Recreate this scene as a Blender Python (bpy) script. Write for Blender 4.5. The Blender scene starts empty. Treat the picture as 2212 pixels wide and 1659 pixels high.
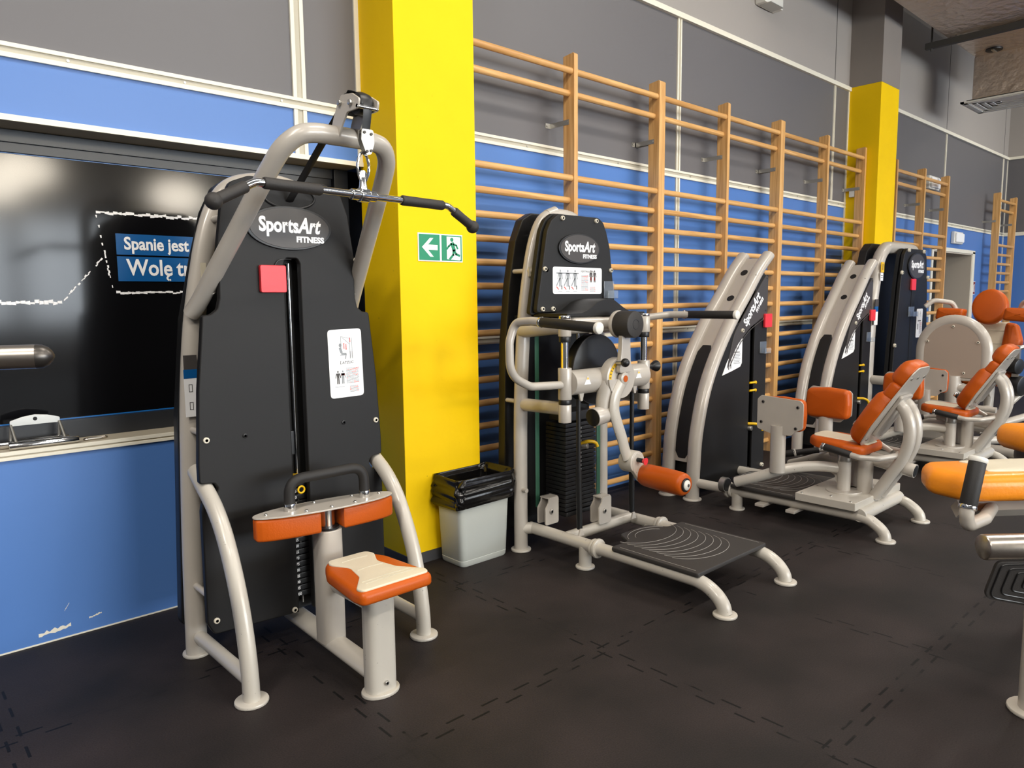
import bpy, bmesh, math, random
from mathutils import Vector, Matrix

random.seed(7)
PI = math.pi
SC = bpy.context.scene
COL = SC.collection

# ------------------------------------------------------------------ camera
def make_camera():
    pan, pit, roll = 0.740609, 0.113260, 0.0105875
    c, s = math.cos, math.sin
    f = Vector((s(pan) * c(pit), c(pan) * c(pit), -s(pit)))
    r = Vector((c(pan), -s(pan), 0))
    d = f.cross(r)
    r2 = c(roll) * r + s(roll) * d
    d2 = -s(roll) * r + c(roll) * d
    cam = bpy.data.cameras.new('camera')
    cam.sensor_fit = 'HORIZONTAL'
    cam.sensor_width = 36
    cam.lens = 1575 / 2212 * 36
    cam.clip_start = 0.02
    cam.clip_end = 100
    o = bpy.data.objects.new('camera', cam)
    m = Matrix((r2, -d2, -f)).transposed().to_4x4()
    m.translation = (0, 0, 1.42)
    o.matrix_world = m
    COL.objects.link(o)
    SC.camera = o

make_camera()

# ------------------------------------------------------------------ world, lights, exposure
W = bpy.data.worlds.new('world')
SC.world = W
W.use_nodes = True
W.node_tree.nodes['Background'].inputs[0].default_value = (0.95, 0.97, 1.0, 1)
W.node_tree.nodes['Background'].inputs[1].default_value = 0.16
SC.view_settings.view_transform = 'Standard'
SC.view_settings.look = 'None'
SC.view_settings.gamma = 1
SC.view_settings.use_curve_mapping = False
SC.view_settings.exposure = -0.02

def area(name, loc, rot, sx, sy, power, col):
    l = bpy.data.lights.new(name, 'AREA')
    l.shape = 'RECTANGLE'
    l.size, l.size_y = sx, sy
    l.energy = power
    l.color = col
    o = bpy.data.objects.new(name, l)
    o.location = loc
    o.rotation_euler = rot
    COL.objects.link(o)
    return o

WARM = (1.0, 0.93, 0.84)
area('ceiling_and_fill_lamp', (-3.4, -0.6, 4.9), (0, 0, 0), 1.5, 0.6, 230, WARM)  # added fill lamp, brightens the left-facing sides of pillar and machines
area('ceiling_and_fill_lamp', (-1.2, 0.9, 4.9), (0, 0, 0), 1.5, 0.35, 90, WARM)  # added fill, lifts the dark tubes at the left
area('ceiling_and_fill_lamp', (-1.2, -2.6, 4.9), (0, 0, 0), 1.5, 0.35, 120, WARM)  # second added fill for the left side, further back
for lx in (2.2, 5.6, 9.0, 12.4):
    area('ceiling_and_fill_lamp', (lx, 0.9, 4.9), (0, 0, 0), 1.5, 0.35, 68, WARM)
for lx in (2.2, 5.6, 9.0):
    area('ceiling_and_fill_lamp', (lx, -2.6, 4.9), (0, 0, 0), 1.5, 0.35, 80, WARM)

# ------------------------------------------------------------------ colours and materials
def lin(r, g, b):
    def f(v):
        v /= 255.0
        return v / 12.92 if v <= 0.04045 else ((v + 0.055) / 1.055) ** 2.4
    return (f(r), f(g), f(b), 1.0)

def mat(name, rgb, rough=0.5, metal=0.0, coat=0.0, var=0.0, vscale=6.0, bump=0.0, bscale=200.0, bdist=0.002, spec=0.5, stretch=None, dirt=None):
    m = bpy.data.materials.new(name)
    m.use_nodes = True
    nt = m.node_tree
    p = nt.nodes['Principled BSDF']
    c = lin(*rgb)
    p.inputs['Base Color'].default_value = c
    p.inputs['Roughness'].default_value = rough
    p.inputs['Metallic'].default_value = metal
    p.inputs['Specular IOR Level'].default_value = spec
    if coat:
        p.inputs['Coat Weight'].default_value = coat
        p.inputs['Coat Roughness'].default_value = 0.1
    tc = nt.nodes.new('ShaderNodeTexCoord')
    src = tc.outputs['Object']
    if stretch:
        mp = nt.nodes.new('ShaderNodeMapping')
        mp.inputs['Scale'].default_value = stretch
        nt.links.new(src, mp.inputs['Vector'])
        src = mp.outputs['Vector']
    if var:
        n = nt.nodes.new('ShaderNodeTexNoise')
        n.inputs['Scale'].default_value = vscale
        n.inputs['Detail'].default_value = 5
        nt.links.new(src, n.inputs['Vector'])
        mr = nt.nodes.new('ShaderNodeMapRange')
        mr.inputs['From Min'].default_value = 0.25
        mr.inputs['From Max'].default_value = 0.75
        mr.inputs['To Min'].default_value = 1 - var
        mr.inputs['To Max'].default_value = 1 + var
        nt.links.new(n.outputs['Fac'], mr.inputs['Value'])
        mx = nt.nodes.new('ShaderNodeMix')
        mx.data_type = 'RGBA'
        mx.blend_type = 'MULTIPLY'
        mx.inputs['Factor'].default_value = 1
        mx.inputs['A'].default_value = c
        nt.links.new(mr.outputs['Result'], mx.inputs['B'])
        nt.links.new(mx.outputs['Result'], p.inputs['Base Color'])
        last = mx.outputs['Result']
    else:
        last = None
    if dirt:
        # scattered scuffs: (colour, scale, threshold)
        n2 = nt.nodes.new('ShaderNodeTexNoise')
        n2.inputs['Scale'].default_value = dirt[1]
        n2.inputs['Detail'].default_value = 6
        n2.inputs['Roughness'].default_value = 0.7
        nt.links.new(tc.outputs['Object'], n2.inputs['Vector'])
        r2 = nt.nodes.new('ShaderNodeMapRange')
        r2.inputs['From Min'].default_value = dirt[2]
        r2.inputs['From Max'].default_value = dirt[2] + 0.03
        nt.links.new(n2.outputs['Fac'], r2.inputs['Value'])
        m2 = nt.nodes.new('ShaderNodeMix')
        m2.data_type = 'RGBA'
        nt.links.new(r2.outputs['Result'], m2.inputs['Factor'])
        if last:
            nt.links.new(last, m2.inputs['A'])
        else:
            m2.inputs['A'].default_value = c
        m2.inputs['B'].default_value = lin(*dirt[0])
        nt.links.new(m2.outputs['Result'], p.inputs['Base Color'])
    if bump:
        n = nt.nodes.new('ShaderNodeTexNoise')
        n.inputs['Scale'].default_value = bscale
        n.inputs['Detail'].default_value = 3
        nt.links.new(tc.outputs['Object'], n.inputs['Vector'])
        b = nt.nodes.new('ShaderNodeBump')
        b.inputs['Strength'].default_value = bump
        b.inputs['Distance'].default_value = bdist
        nt.links.new(n.outputs['Fac'], b.inputs['Height'])
        nt.links.new(b.outputs['Normal'], p.inputs['Normal'])
    return m

def wood(name, axis):
    m = bpy.data.materials.new(name)
    m.use_nodes = True
    nt = m.node_tree
    p = nt.nodes['Principled BSDF']
    p.inputs['Roughness'].default_value = 0.38
    tc = nt.nodes.new('ShaderNodeTexCoord')
    mp = nt.nodes.new('ShaderNodeMapping')
    s = [38, 38, 38]
    s['xyz'.index(axis)] = 1.6
    mp.inputs['Scale'].default_value = s
    n = nt.nodes.new('ShaderNodeTexNoise')
    n.inputs['Scale'].default_value = 1.0
    n.inputs['Detail'].default_value = 4
    n.inputs['Distortion'].default_value = 1.2
    cr = nt.nodes.new('ShaderNodeValToRGB')
    e = cr.color_ramp.elements
    e[0].position, e[0].color = 0.3, lin(196, 144, 82)
    e[1].position, e[1].color = 0.7, lin(232, 184, 120)
    nt.links.new(tc.outputs['Object'], mp.inputs['Vector'])
    nt.links.new(mp.outputs['Vector'], n.inputs['Vector'])
    nt.links.new(n.outputs['Fac'], cr.inputs['Fac'])
    nt.links.new(cr.outputs['Color'], p.inputs['Base Color'])
    return m

M = {}
M['paint'] = mat('silver_frame_paint', (184, 177, 167), 0.32, 0.05, coat=0.3, var=0.03, vscale=12)
M['paint_worn'] = mat('worn_frame_paint', (192, 186, 175), 0.34, 0.05, coat=0.2, var=0.03, dirt=((70, 62, 55), 55, 0.665))
M['panel'] = mat('black_textured_plastic', (23, 22, 22), 0.5, spec=0.35, bump=0.25, bscale=900, var=0.05)
M['black'] = mat('black_plastic', (22, 22, 23), 0.4)
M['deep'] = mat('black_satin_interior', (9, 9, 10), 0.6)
M['rubber'] = mat('black_foam_rubber', (30, 28, 27), 0.6, bump=0.3, bscale=500)
M['tape'] = mat('dark_grip_rubber', (44, 41, 39), 0.62, bump=0.4, bscale=120)
M['chrome'] = mat('chrome', (215, 215, 215), 0.12, 1.0)
M['steel'] = mat('brushed_steel', (188, 180, 170), 0.3, 1.0, var=0.08, vscale=4, stretch=(1, 30, 30))
M['zinc'] = mat('zinc_plated_steel', (190, 188, 182), 0.32, 0.9)
M['screw'] = mat('cream_painted_screw_head', (215, 208, 190), 0.35)
M['orange'] = mat('orange_leather', (184, 82, 14), 0.4, spec=0.3, var=0.06, vscale=7, bump=0.3, bscale=160)
M['amber'] = mat('amber_leather', (236, 142, 30), 0.3, var=0.06, vscale=7, bump=0.35, bscale=90)
M['cream'] = mat('cream_leather', (212, 203, 180), 0.4, var=0.04, bump=0.25, bscale=160)
M['yellow'] = mat('yellow_wall_paint', (250, 206, 0), 0.6, spec=0.2, var=0.03, vscale=2.5, dirt=((130, 100, 20), 26, 0.70))
M['blue'] = mat('blue_wall_panel', (80, 124, 192), 0.42, var=0.02, vscale=1.5)
M['grey'] = mat('grey_wall_panel', (103, 101, 103), 0.5, var=0.02, vscale=1.5)
M['upper'] = mat('pale_grey_wall_panel', (160, 154, 148), 0.6, var=0.02, vscale=1.0)
M['pillar_top'] = mat('grey_pillar_paint', (140, 132, 126), 0.6, var=0.02)
M['trim'] = mat('off_white_trim_profile', (236, 231, 214), 0.4)
M['trim_in'] = mat('trim_groove', (190, 184, 166), 0.5)
M['sill'] = mat('beige_sill', (190, 180, 160), 0.4)
M['skirt'] = mat('dark_grey_skirting', (66, 66, 68), 0.5)
M['frame_dark'] = mat('dark_window_frame', (40, 42, 46), 0.35)
M['seam'] = mat('dark_panel_joint', (70, 68, 66), 0.7)
M['white'] = mat('white_print', (246, 246, 246), 0.4)
M['red'] = mat('red_plastic', (226, 52, 62), 0.4)
M['redprint'] = mat('red_print', (214, 60, 40), 0.5)
M['greyprint'] = mat('grey_print', (150, 154, 158), 0.5)
M['ink'] = mat('dark_print', (70, 66, 64), 0.5)
M['badge'] = mat('charcoal_badge', (66, 62, 60), 0.45)
M['yel'] = mat('yellow_plastic', (240, 190, 20), 0.35)
M['green'] = mat('exit_sign_green', (0, 138, 96), 0.45)
M['belt_green'] = mat('green_belt', (48, 96, 74), 0.6)
M['bluebanner'] = mat('blue_banner_print', (16, 88, 150), 0.3)
M['blueline'] = mat('blue_print_line', (28, 112, 190), 0.3)
M['wood_z'] = wood('beech_upright', 'z')
M['wood_x'] = wood('beech_rung', 'x')
M['bin'] = mat('grey_bin_plastic', (188, 192, 186), 0.45)
M['bag'] = mat('black_bin_bag', (16, 15, 15), 0.22, bump=0.9, bscale=18)
M['foil'] = mat('duct_foil', (204, 188, 174), 0.3, 0.6, bump=1.0, bscale=11, bdist=0.02)
M['door'] = mat('dark_grey_door', (28, 29, 32), 0.5)
M['reveal'] = mat('door_reveal_plaster', (192, 182, 168), 0.6)
M['plastic_white'] = mat('white_plastic', (226, 224, 216), 0.4)
M['matblack'] = mat('black_ribbed_step_rubber', (52, 49, 47), 0.55, bump=0.3, bscale=300)
M['line'] = mat('worn_step_lines', (150, 146, 140), 0.6)
M['clear'] = mat('clear_acrylic', (235, 240, 240), 0.05)
M['clear'].node_tree.nodes['Principled BSDF'].inputs['Transmission Weight'].default_value = 0.9
M['extred'] = mat('extinguisher_red', (170, 20, 24), 0.3)
M['maroon'] = mat('maroon_sign', (120, 20, 30), 0.5)

def glow(name, rgb, strength):
    m = bpy.data.materials.new(name)
    m.use_nodes = True
    p = m.node_tree.nodes['Principled BSDF']
    p.inputs['Base Color'].default_value = (*rgb, 1)
    p.inputs['Emission Color'].default_value = (*rgb, 1)
    p.inputs['Emission Strength'].default_value = strength
    return m

M['daylight'] = glow('daylight_pane', (0.84, 0.92, 1.0), 17)
M['lampglow'] = glow('lamp_lens', (1.0, 0.9, 0.74), 55)

# ------------------------------------------------------------------ mesh builder
class B:
    """Collects shapes into one mesh (world coordinates)."""
    def __init__(s):
        s.bm = bmesh.new()
        s.mats = []
        s.mi = 0
        s.flat = False
    def use(s, m):
        if m not in s.mats:
            s.mats.append(m)
        s.mi = s.mats.index(m)
        return s
    def _add(s, t, mtx=None):
        if mtx is not None:
            bmesh.ops.transform(t, matrix=mtx, verts=t.verts)
        mp = {}
        for v in t.verts:
            mp[v] = s.bm.verts.new(v.co)
        for f in t.faces:
            try:
                n = s.bm.faces.new([mp[v] for v in f.verts])
                n.material_index = s.mi
                n.smooth = f.smooth
            except ValueError:
                pass
        t.free()
        return s
    def box(s, c, d, bev=0.0, rot=None, seg=2):
        s.flat = s.flat or bev > 0
        t = bmesh.new()
        bmesh.ops.create_cube(t, size=1)
        bmesh.ops.scale(t, vec=d, verts=t.verts)
        if bev:
            bmesh.ops.bevel(t, geom=list(t.edges), offset=bev, segments=seg, profile=0.5, affect='EDGES')
        m = Matrix.Translation(c)
        if rot is not None:
            m = m @ rot.to_4x4()
        return s._add(t, m)
    def box2(s, a, b, bev=0.0):
        a, b = Vector(a), Vector(b)
        return s.box((a + b) / 2, tuple(abs(v) for v in (b - a)), bev)
    def tube(s, pts, r, seg=14, caps=True, ry=None, ref=None, closed=False):
        pts = [Vector(p) for p in pts]
        n = len(pts)
        rr = r if isinstance(r, (list, tuple)) else [r] * n
        t = bmesh.new()
        rings = []
        prev = None
        for i, p in enumerate(pts):
            a = pts[i - 1] if (i > 0 or closed) else p
            b = pts[(i + 1) % n] if (i < n - 1 or closed) else p
            d = (b - a).normalized()
            if prev is None:
                u = Vector(ref) if ref else (Vector((0, 0, 1)) if abs(d.z) < 0.9 else Vector((1, 0, 0)))
            else:
                u = Vector(ref) if ref else prev
            u = (u - d * u.dot(d))
            if u.length < 1e-5:
                u = d.orthogonal()
            u.normalize()
            prev = u
            v = d.cross(u)
            k = (ry / (r if not isinstance(r, (list, tuple)) else rr[i])) if ry else 1.0
            rings.append([t.verts.new(p + (u * math.cos(2 * PI * j / seg) + v * k * math.sin(2 * PI * j / seg)) * rr[i]) for j in range(seg)])
        m = n if closed else n - 1
        for i in range(m):
            A, Bq = rings[i], rings[(i + 1) % n]
            for j in range(seg):
                t.faces.new((A[j], A[(j + 1) % seg], Bq[(j + 1) % seg], Bq[j]))
        if caps and not closed:
            t.faces.new(rings[0][::-1])
            t.faces.new(rings[-1])
        return s._add(t)
    def cyl(s, a, b, r, r2=None, seg=20, bev=0.0):
        a, b = Vector(a), Vector(b)
        r2 = r if r2 is None else r2
        if bev:
            d = (b - a).normalized()
            return s.tube([a, a + d * bev * 0.3, a + d * bev, b - d * bev, b - d * bev * 0.3, b], [r - bev, r - bev * 0.3, r, r2, r2 - bev * 0.3, r2 - bev], seg)
        return s.tube([a, b], [r, r2], seg)
    def ball(s, c, r, sc=(1, 1, 1), seg=16, rings=10):
        t = bmesh.new()
        bmesh.ops.create_uvsphere(t, u_segments=seg, v_segments=rings, radius=r)
        bmesh.ops.scale(t, vec=sc, verts=t.verts)
        return s._add(t, Matrix.Translation(c))
    def prism(s, poly, o, u, v, th, bev=0.0, seg=2):
        """polygon (a,b) -> o + a*u + b*v, extruded th along u x v (centred at the start)."""
        s.flat = True
        o, u, v = Vector(o), Vector(u), Vector(v)
        n = u.cross(v).normalized()
        t = bmesh.new()
        A = [t.verts.new(o + u * a + v * b) for a, b in poly]
        f = t.faces.new(A)
        r = bmesh.ops.extrude_face_region(t, geom=[f])
        vs = [e for e in r['geom'] if isinstance(e, bmesh.types.BMVert)]
        bmesh.ops.translate(t, vec=n * th, verts=vs)
        bmesh.ops.recalc_face_normals(t, faces=t.faces)
        if bev:
            es = [e for e in t.edges if len(e.link_faces) == 2 and e.calc_face_angle(0) > 0.9 and
                  (len(e.link_faces[0].verts) > 4 or len(e.link_faces[1].verts) > 4 or len(poly) <= 4)]
            bmesh.ops.bevel(t, geom=es, offset=bev, segments=seg, profile=0.5, affect='EDGES')
        return s._add(t)
    def pad(s, poly, o, u, v, th, r, crown=0.0, seg=4, back=None):
        """cushion: outline polygon with rolled edges; thickness th along u x v."""
        o, u, v = Vector(o), Vector(u), Vector(v)
        n = u.cross(v).normalized()
        N = len(poly)
        P = [Vector(p) for p in poly]
        nor = []
        for i in range(N):
            d = (P[(i + 1) % N] - P[i - 1]).normalized()
            nor.append(Vector((d.y, -d.x)))
        area2 = sum(P[i].x * P[(i + 1) % N].y - P[(i + 1) % N].x * P[i].y for i in range(N))
        if area2 < 0:
            nor = [-q for q in nor]
        prof = []
        rb = min(r, th * 0.5) if back is None else back
        for k in range(seg + 1):
            a = PI / 2 * k / seg
            prof.append((-rb * (1 - math.sin(a)), rb * (1 - math.cos(a))))
        for k in range(seg + 1):
            a = PI / 2 * k / seg
            prof.append((-r * (1 - math.cos(a)), th - r + r * math.sin(a)))
        t = bmesh.new()
        rings = []
        for off, h in prof:
            rings.append([t.verts.new(o + u * (P[i].x + nor[i].x * off) + v * (P[i].y + nor[i].y * off) + n * h) for i in range(N)])
        c = sum((p for p in P), Vector((0, 0))) / N
        # crown rings towards the centre
        base = [P[i] + nor[i] * (-r) for i in range(N)]
        for f in (0.75, 0.5, 0.25):
            hh = th + crown * (1 - f * f)
            rings.append([t.verts.new(o + u * (c.x + (b.x - c.x) * f) + v * (c.y + (b.y - c.y) * f) + n * hh) for b in base])
        for A, Bq in zip(rings, rings[1:]):
            for j in range(N):
                t.faces.new((A[j], A[(j + 1) % N], Bq[(j + 1) % N], Bq[j]))
        t.faces.new(rings[0][::-1])
        t.faces.new(rings[-1])
        bmesh.ops.recalc_face_normals(t, faces=t.faces)
        return s._add(t)
    def text(s, txt, o, u, v, size, bold=0.0, shear=0.0, th=0.0008, align='CENTER', sx=1.0):
        c = bpy.data.curves.new('t', 'FONT')
        c.body = txt
        c.size = size
        c.offset = bold
        c.shear = shear
        c.extrude = th / 2
        c.align_x = align
        c.align_y = 'CENTER'
        c.resolution_u = 3
        ob = bpy.data.objects.new('t', c)
        COL.objects.link(ob)
        dg = bpy.context.evaluated_depsgraph_get()
        me = bpy.data.meshes.new_from_object(ob.evaluated_get(dg))
        bpy.data.objects.remove(ob)
        bpy.data.curves.remove(c)
        t = bmesh.new()
        t.from_mesh(me)
        bpy.data.meshes.remove(me)
        u, v = Vector(u).normalized(), Vector(v).normalized()
        n = u.cross(v)
        m = Matrix((u * sx, v, n)).transposed().to_4x4()
        m.translation = Vector(o)
        return s._add(t, m)
    def remap(s, m):
        bmesh.ops.transform(s.bm, matrix=m, verts=s.bm.verts)
        return s
    def build(s, name, m=None, parent=None, base=None, sharp=40):
        me = bpy.data.meshes.new(name)
        if m is not None and not s.mats:
            s.mats.append(m)
        b = Vector(base) if base is not None else (Vector(parent['_b']) if parent is not None else Vector((0, 0, 0)))
        bmesh.ops.translate(s.bm, vec=-b, verts=s.bm.verts)
        bmesh.ops.recalc_face_normals(s.bm, faces=s.bm.faces)
        for f in s.bm.faces:
            f.smooth = True
        s.bm.to_mesh(me)
        s.bm.free()
        me.set_sharp_from_angle(angle=math.radians(sharp))
        for mm in s.mats:
            me.materials.append(mm)
        o = bpy.data.objects.new(name, me)
        if s.flat:
            w = o.modifiers.new('normals', 'WEIGHTED_NORMAL')
            w.keep_sharp = True
            w.weight = 90
        COL.objects.link(o)
        o['_b'] = tuple(b)
        if parent is not None:
            o.parent = parent
        else:
            o.location = b
        return o

def root(name, label, cat, base, group=None):
    o = bpy.data.objects.new(name, None)
    o.empty_display_size = 0.1
    COL.objects.link(o)
    o.location = base
    o['_b'] = tuple(base)
    o['label'] = label
    o['category'] = cat
    if group:
        o['group'] = group
    return o

def tag(o, label, cat, group=None):
    o['label'] = label
    o['category'] = cat
    if group:
        o['group'] = group
    return o

def struct(o):
    o['kind'] = 'structure'
    return o

def copy_tree(o, off, parent=None):
    c = o.copy()
    COL.objects.link(c)
    if parent is not None:
        c.parent = parent
    else:
        c.location = Vector(o.location) + Vector(off)
        c['_b'] = tuple(c.location)
    for ch in list(o.children):
        copy_tree(ch, off, c)
    return c

def fil(pts, r, n=6):
    """polyline with rounded corners (r may be a list per inner corner)."""
    pts = [Vector(p) for p in pts]
    out = [pts[0]]
    for i in range(1, len(pts) - 1):
        rr = r[i - 1] if isinstance(r, (list, tuple)) else r
        p, a, b = pts[i], pts[i - 1], pts[i + 1]
        da, db = (a - p), (b - p)
        la, lb = da.length, db.length
        da.normalize(); db.normalize()
        ang = da.angle(db)
        d = min(rr / max(math.tan(ang / 2), 1e-4), la * 0.49, lb * 0.49)
        p0, p1 = p + da * d, p + db * d
        for k in range(n + 1):
            t = k / n
            out.append(p0 * (1 - t) ** 2 + p * 2 * t * (1 - t) + p1 * t * t)
    out.append(pts[-1])
    return out

def spl(pts, n=5):
    """Catmull-Rom through the points."""
    P = [Vector(p) for p in pts]
    P = [P[0] * 2 - P[1]] + P + [P[-1] * 2 - P[-2]]
    out = []
    for i in range(1, len(P) - 2):
        a, b, c, d = P[i - 1], P[i], P[i + 1], P[i + 2]
        for k in range(n):
            t = k / n
            out.append(0.5 * ((2 * b) + (c - a) * t + (2 * a - 5 * b + 4 * c - d) * t * t + (3 * b - a - 3 * c + d) * t ** 3))
    out.append(P[-2])
    return out

def rpoly(pts, r, n=5):
    """closed 2D polygon with rounded corners."""
    P = [Vector(p) for p in pts]
    out = []
    N = len(P)
    for i in range(N):
        rr = r[i] if isinstance(r, (list, tuple)) else r
        p, a, b = P[i], P[i - 1], P[(i + 1) % N]
        if rr <= 0:
            out.append(tuple(p)); continue
        da, db = a - p, b - p
        la, lb = da.length, db.length
        da.normalize(); db.normalize()
        ang = da.angle(db)
        d = min(rr / max(math.tan(ang / 2), 1e-4), la * 0.49, lb * 0.49)
        p0, p1 = p + da * d, p + db * d
        for k in range(n + 1):
            t = k / n
            out.append(tuple(p0 * (1 - t) ** 2 + p * 2 * t * (1 - t) + p1 * t * t))
    return out

def rect(w, h, r=0.0, n=4, cx=0, cy=0):
    p = [(cx - w / 2, cy - h / 2), (cx + w / 2, cy - h / 2), (cx + w / 2, cy + h / 2), (cx - w / 2, cy + h / 2)]
    return rpoly(p, r, n) if r else p

def ell(a, b, n=40, cx=0, cy=0):
    return [(cx + a * math.cos(2 * PI * k / n), cy + b * math.sin(2 * PI * k / n)) for k in range(n)]

X, Y, Z = Vector((1, 0, 0)), Vector((0, 1, 0)), Vector((0, 0, 1))

def screw(parent, p, d=(0, -1, 0), r=0.011, m='screw', l=0.008):
    b = B().use(M[m])
    p, d = Vector(p), Vector(d).normalized()
    b.tube([p, p + d * l * 0.7, p + d * l, p + d * l, p + d * l * 0.5], [r, r, r * 0.8, r * 0.5, r * 0.45], 10)
    return b.build('screw', parent=parent)

def foot(parent, x, y, r=0.055):
    b = B().use(M['paint_worn'])
    b.cyl((x, y, 0), (x, y, 0.014), r, seg=24, bev=0.005)
    return b.build('foot_plate', parent=parent)

def logo(parent, o, u, v, a, bb, ts, round_=False):
    """raised badge with the maker's lettering."""
    n = Vector(u).cross(Vector(v)).normalized()
    b = B().use(M['black'])
    b.prism(ell(a, bb), o, u, v, 0.010, 0.003)
    b.use(M['badge']).prism(ell(a * 0.93, bb * 0.91), Vector(o) + n * 0.006, u, v, 0.006, 0.0015)
    bo = b.build('logo_badge', parent=parent)
    t = B().use(M['white'])
    lettering(t, Vector(o) + n * 0.0125, u, v, ts)
    t.build('lettering', parent=bo)
    return bo

def lettering(t, o, u, v, ts, sk=0.0):
    o = Vector(o)
    u, v = Vector(u), Vector(v)
    t.text('Sports', o + u * (0.42 * ts) + v * 0.10 * ts, u, v, ts, bold=0.036 * ts, shear=0.0 + sk, sx=0.80, align='RIGHT')
    t.text('Art', o + u * (0.40 * ts) + v * 0.12 * ts, u, v, ts * 1.06, bold=0.036 * ts, shear=0.28, sx=0.78, align='LEFT')
    t.text('FITNESS', o + u * (1.82 * ts) + v * (-0.56 * ts), u, v, ts * 0.40, bold=0.018 * ts, sx=1.1, align='RIGHT')

# ================================================================== the room
WY = 3.517          # face of the long wall
ZT = 5.2            # top of the walls
XR = 14.16          # far end wall
# door opening in the long wall
DX0, DX1, DZ = 10.95, 12.62, 2.05

def build_room():
    # floor: interlocking rubber tiles
    fm = bpy.data.materials.new('speckled_rubber_floor')
    fm.use_nodes = True
    nt = fm.node_tree
    p = nt.nodes['Principled BSDF']
    p.inputs['Roughness'].default_value = 0.62
    p.inputs['Specular IOR Level'].default_value = 0.25
    tc = nt.nodes.new('ShaderNodeTexCoord')
    sep = nt.nodes.new('ShaderNodeSeparateXYZ')
    nt.links.new(tc.outputs['Object'], sep.inputs[0])
    def mth(op, a, b=None, c=None):
        n = nt.nodes.new('ShaderNodeMath')
        n.operation = op
        for i, v in enumerate((a, b, c)):
            if v is None:
                continue
            if isinstance(v, (int, float)):
                n.inputs[i].default_value = v
            else:
                nt.links.new(v, n.inputs[i])
        return n.outputs[0]
    def seam(u, w, u0, pitch, tooth=0.155, amp=0.022):
        # square-wave jigsaw joint running along w, repeated every pitch in u
        sw = mth('SIGN', mth('SINE', mth('MULTIPLY', w, 2 * PI / tooth)))
        d = mth('SUBTRACT', mth('SUBTRACT', u, u0), mth('MULTIPLY', sw, amp))
        f = mth('ABSOLUTE', mth('SUBTRACT', mth('FRACT', mth('ADD', mth('DIVIDE', d, pitch), 0.5)), 0.5))
        return mth('LESS_THAN', mth('MULTIPLY', f, pitch), 0.0048)
    s1 = seam(sep.outputs['Y'], sep.outputs['X'], 0.922, 0.930)
    s2 = seam(sep.outputs['X'], sep.outputs['Y'], 1.240, 0.938)
    sm = mth('MAXIMUM', s1, s2)
    nz = nt.nodes.new('ShaderNodeTexNoise')
    nz.inputs['Scale'].default_value = 2.2
    nz.inputs['Detail'].default_value = 3
    nt.links.new(tc.outputs['Object'], nz.inputs['Vector'])
    # the joints are worn open in places, closed in others
    gate = mth('GREATER_THAN', nz.outputs['Fac'], 0.47)
    sm = mth('MULTIPLY', sm, mth('ADD', mth('MULTIPLY', gate, 0.75), 0.25))
    cr = nt.nodes.new('ShaderNodeValToRGB')
    e = cr.color_ramp.elements
    e[0].position, e[0].color = 0.3, lin(28, 25, 24)
    e[1].position, e[1].color = 0.72, lin(46, 39, 38)
    nt.links.new(nz.outputs['Fac'], cr.inputs['Fac'])
    sp = nt.nodes.new('ShaderNodeTexNoise')
    sp.inputs['Scale'].default_value = 190
    sp.inputs['Detail'].default_value = 2
    nt.links.new(tc.outputs['Object'], sp.inputs['Vector'])
    spm = nt.nodes.new('ShaderNodeMapRange')
    spm.inputs['From Min'].default_value = 0.3
    spm.inputs['From Max'].default_value = 0.7
    spm.inputs['To Min'].default_value = 0.72
    spm.inputs['To Max'].default_value = 1.3
    nt.links.new(sp.outputs['Fac'], spm.inputs['Value'])
    mx = nt.nodes.new('ShaderNodeMix')
    mx.data_type, mx.blend_type = 'RGBA', 'MULTIPLY'
    mx.inputs['Factor'].default_value = 1
    nt.links.new(cr.outputs['Color'], mx.inputs['A'])
    nt.links.new(spm.outputs['Result'], mx.inputs['B'])
    m2 = nt.nodes.new('ShaderNodeMix')
    m2.data_type = 'RGBA'
    nt.links.new(sm, m2.inputs['Factor'])
    nt.links.new(mx.outputs['Result'], m2.inputs['A'])
    m2.inputs['B'].default_value = lin(8, 7, 7)
    nt.links.new(m2.outputs['Result'], p.inputs['Base Color'])
    bp = nt.nodes.new('ShaderNodeBump')
    bp.inputs['Strength'].default_value = 0.25
    bp.inputs['Distance'].default_value = 0.002
    nt.links.new(sp.outputs['Fac'], bp.inputs['Height'])
    nt.links.new(bp.outputs['Normal'], p.inputs['Normal'])
    struct(B().box2((-5, -12, -0.1), (XR + 0.2, WY + 0.4, 0)).build('floor', fm))

    # long wall: blue panels below, grey above, pale at the top
    b = B().use(M['blue'])
    y1 = WY + 0.25
    b.box2((-5, WY, 0), (2.3, y1, 0.80))
    b.box2((-5, WY, 2.16), (2.3, y1, 2.39))
    b.box2((2.3, WY, 0), (DX0, y1, 2.39))
    b.box2((DX0, WY, DZ), (DX1, y1, 2.39))
    b.box2((DX1, WY, 0), (XR, y1, 2.39))
    b.use(M['grey']).box2((-5, WY, 2.39), (XR, y1, 3.62))
    b.use(M['upper']).box2((-5, WY, 3.62), (XR, y1, ZT))
    b.use(M['deep']).box2((-5, WY + 0.24, 0.80), (2.3, y1, 2.16))
    wb = struct(b.build('wall_back'))
    rnd = random.Random(9)
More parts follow.
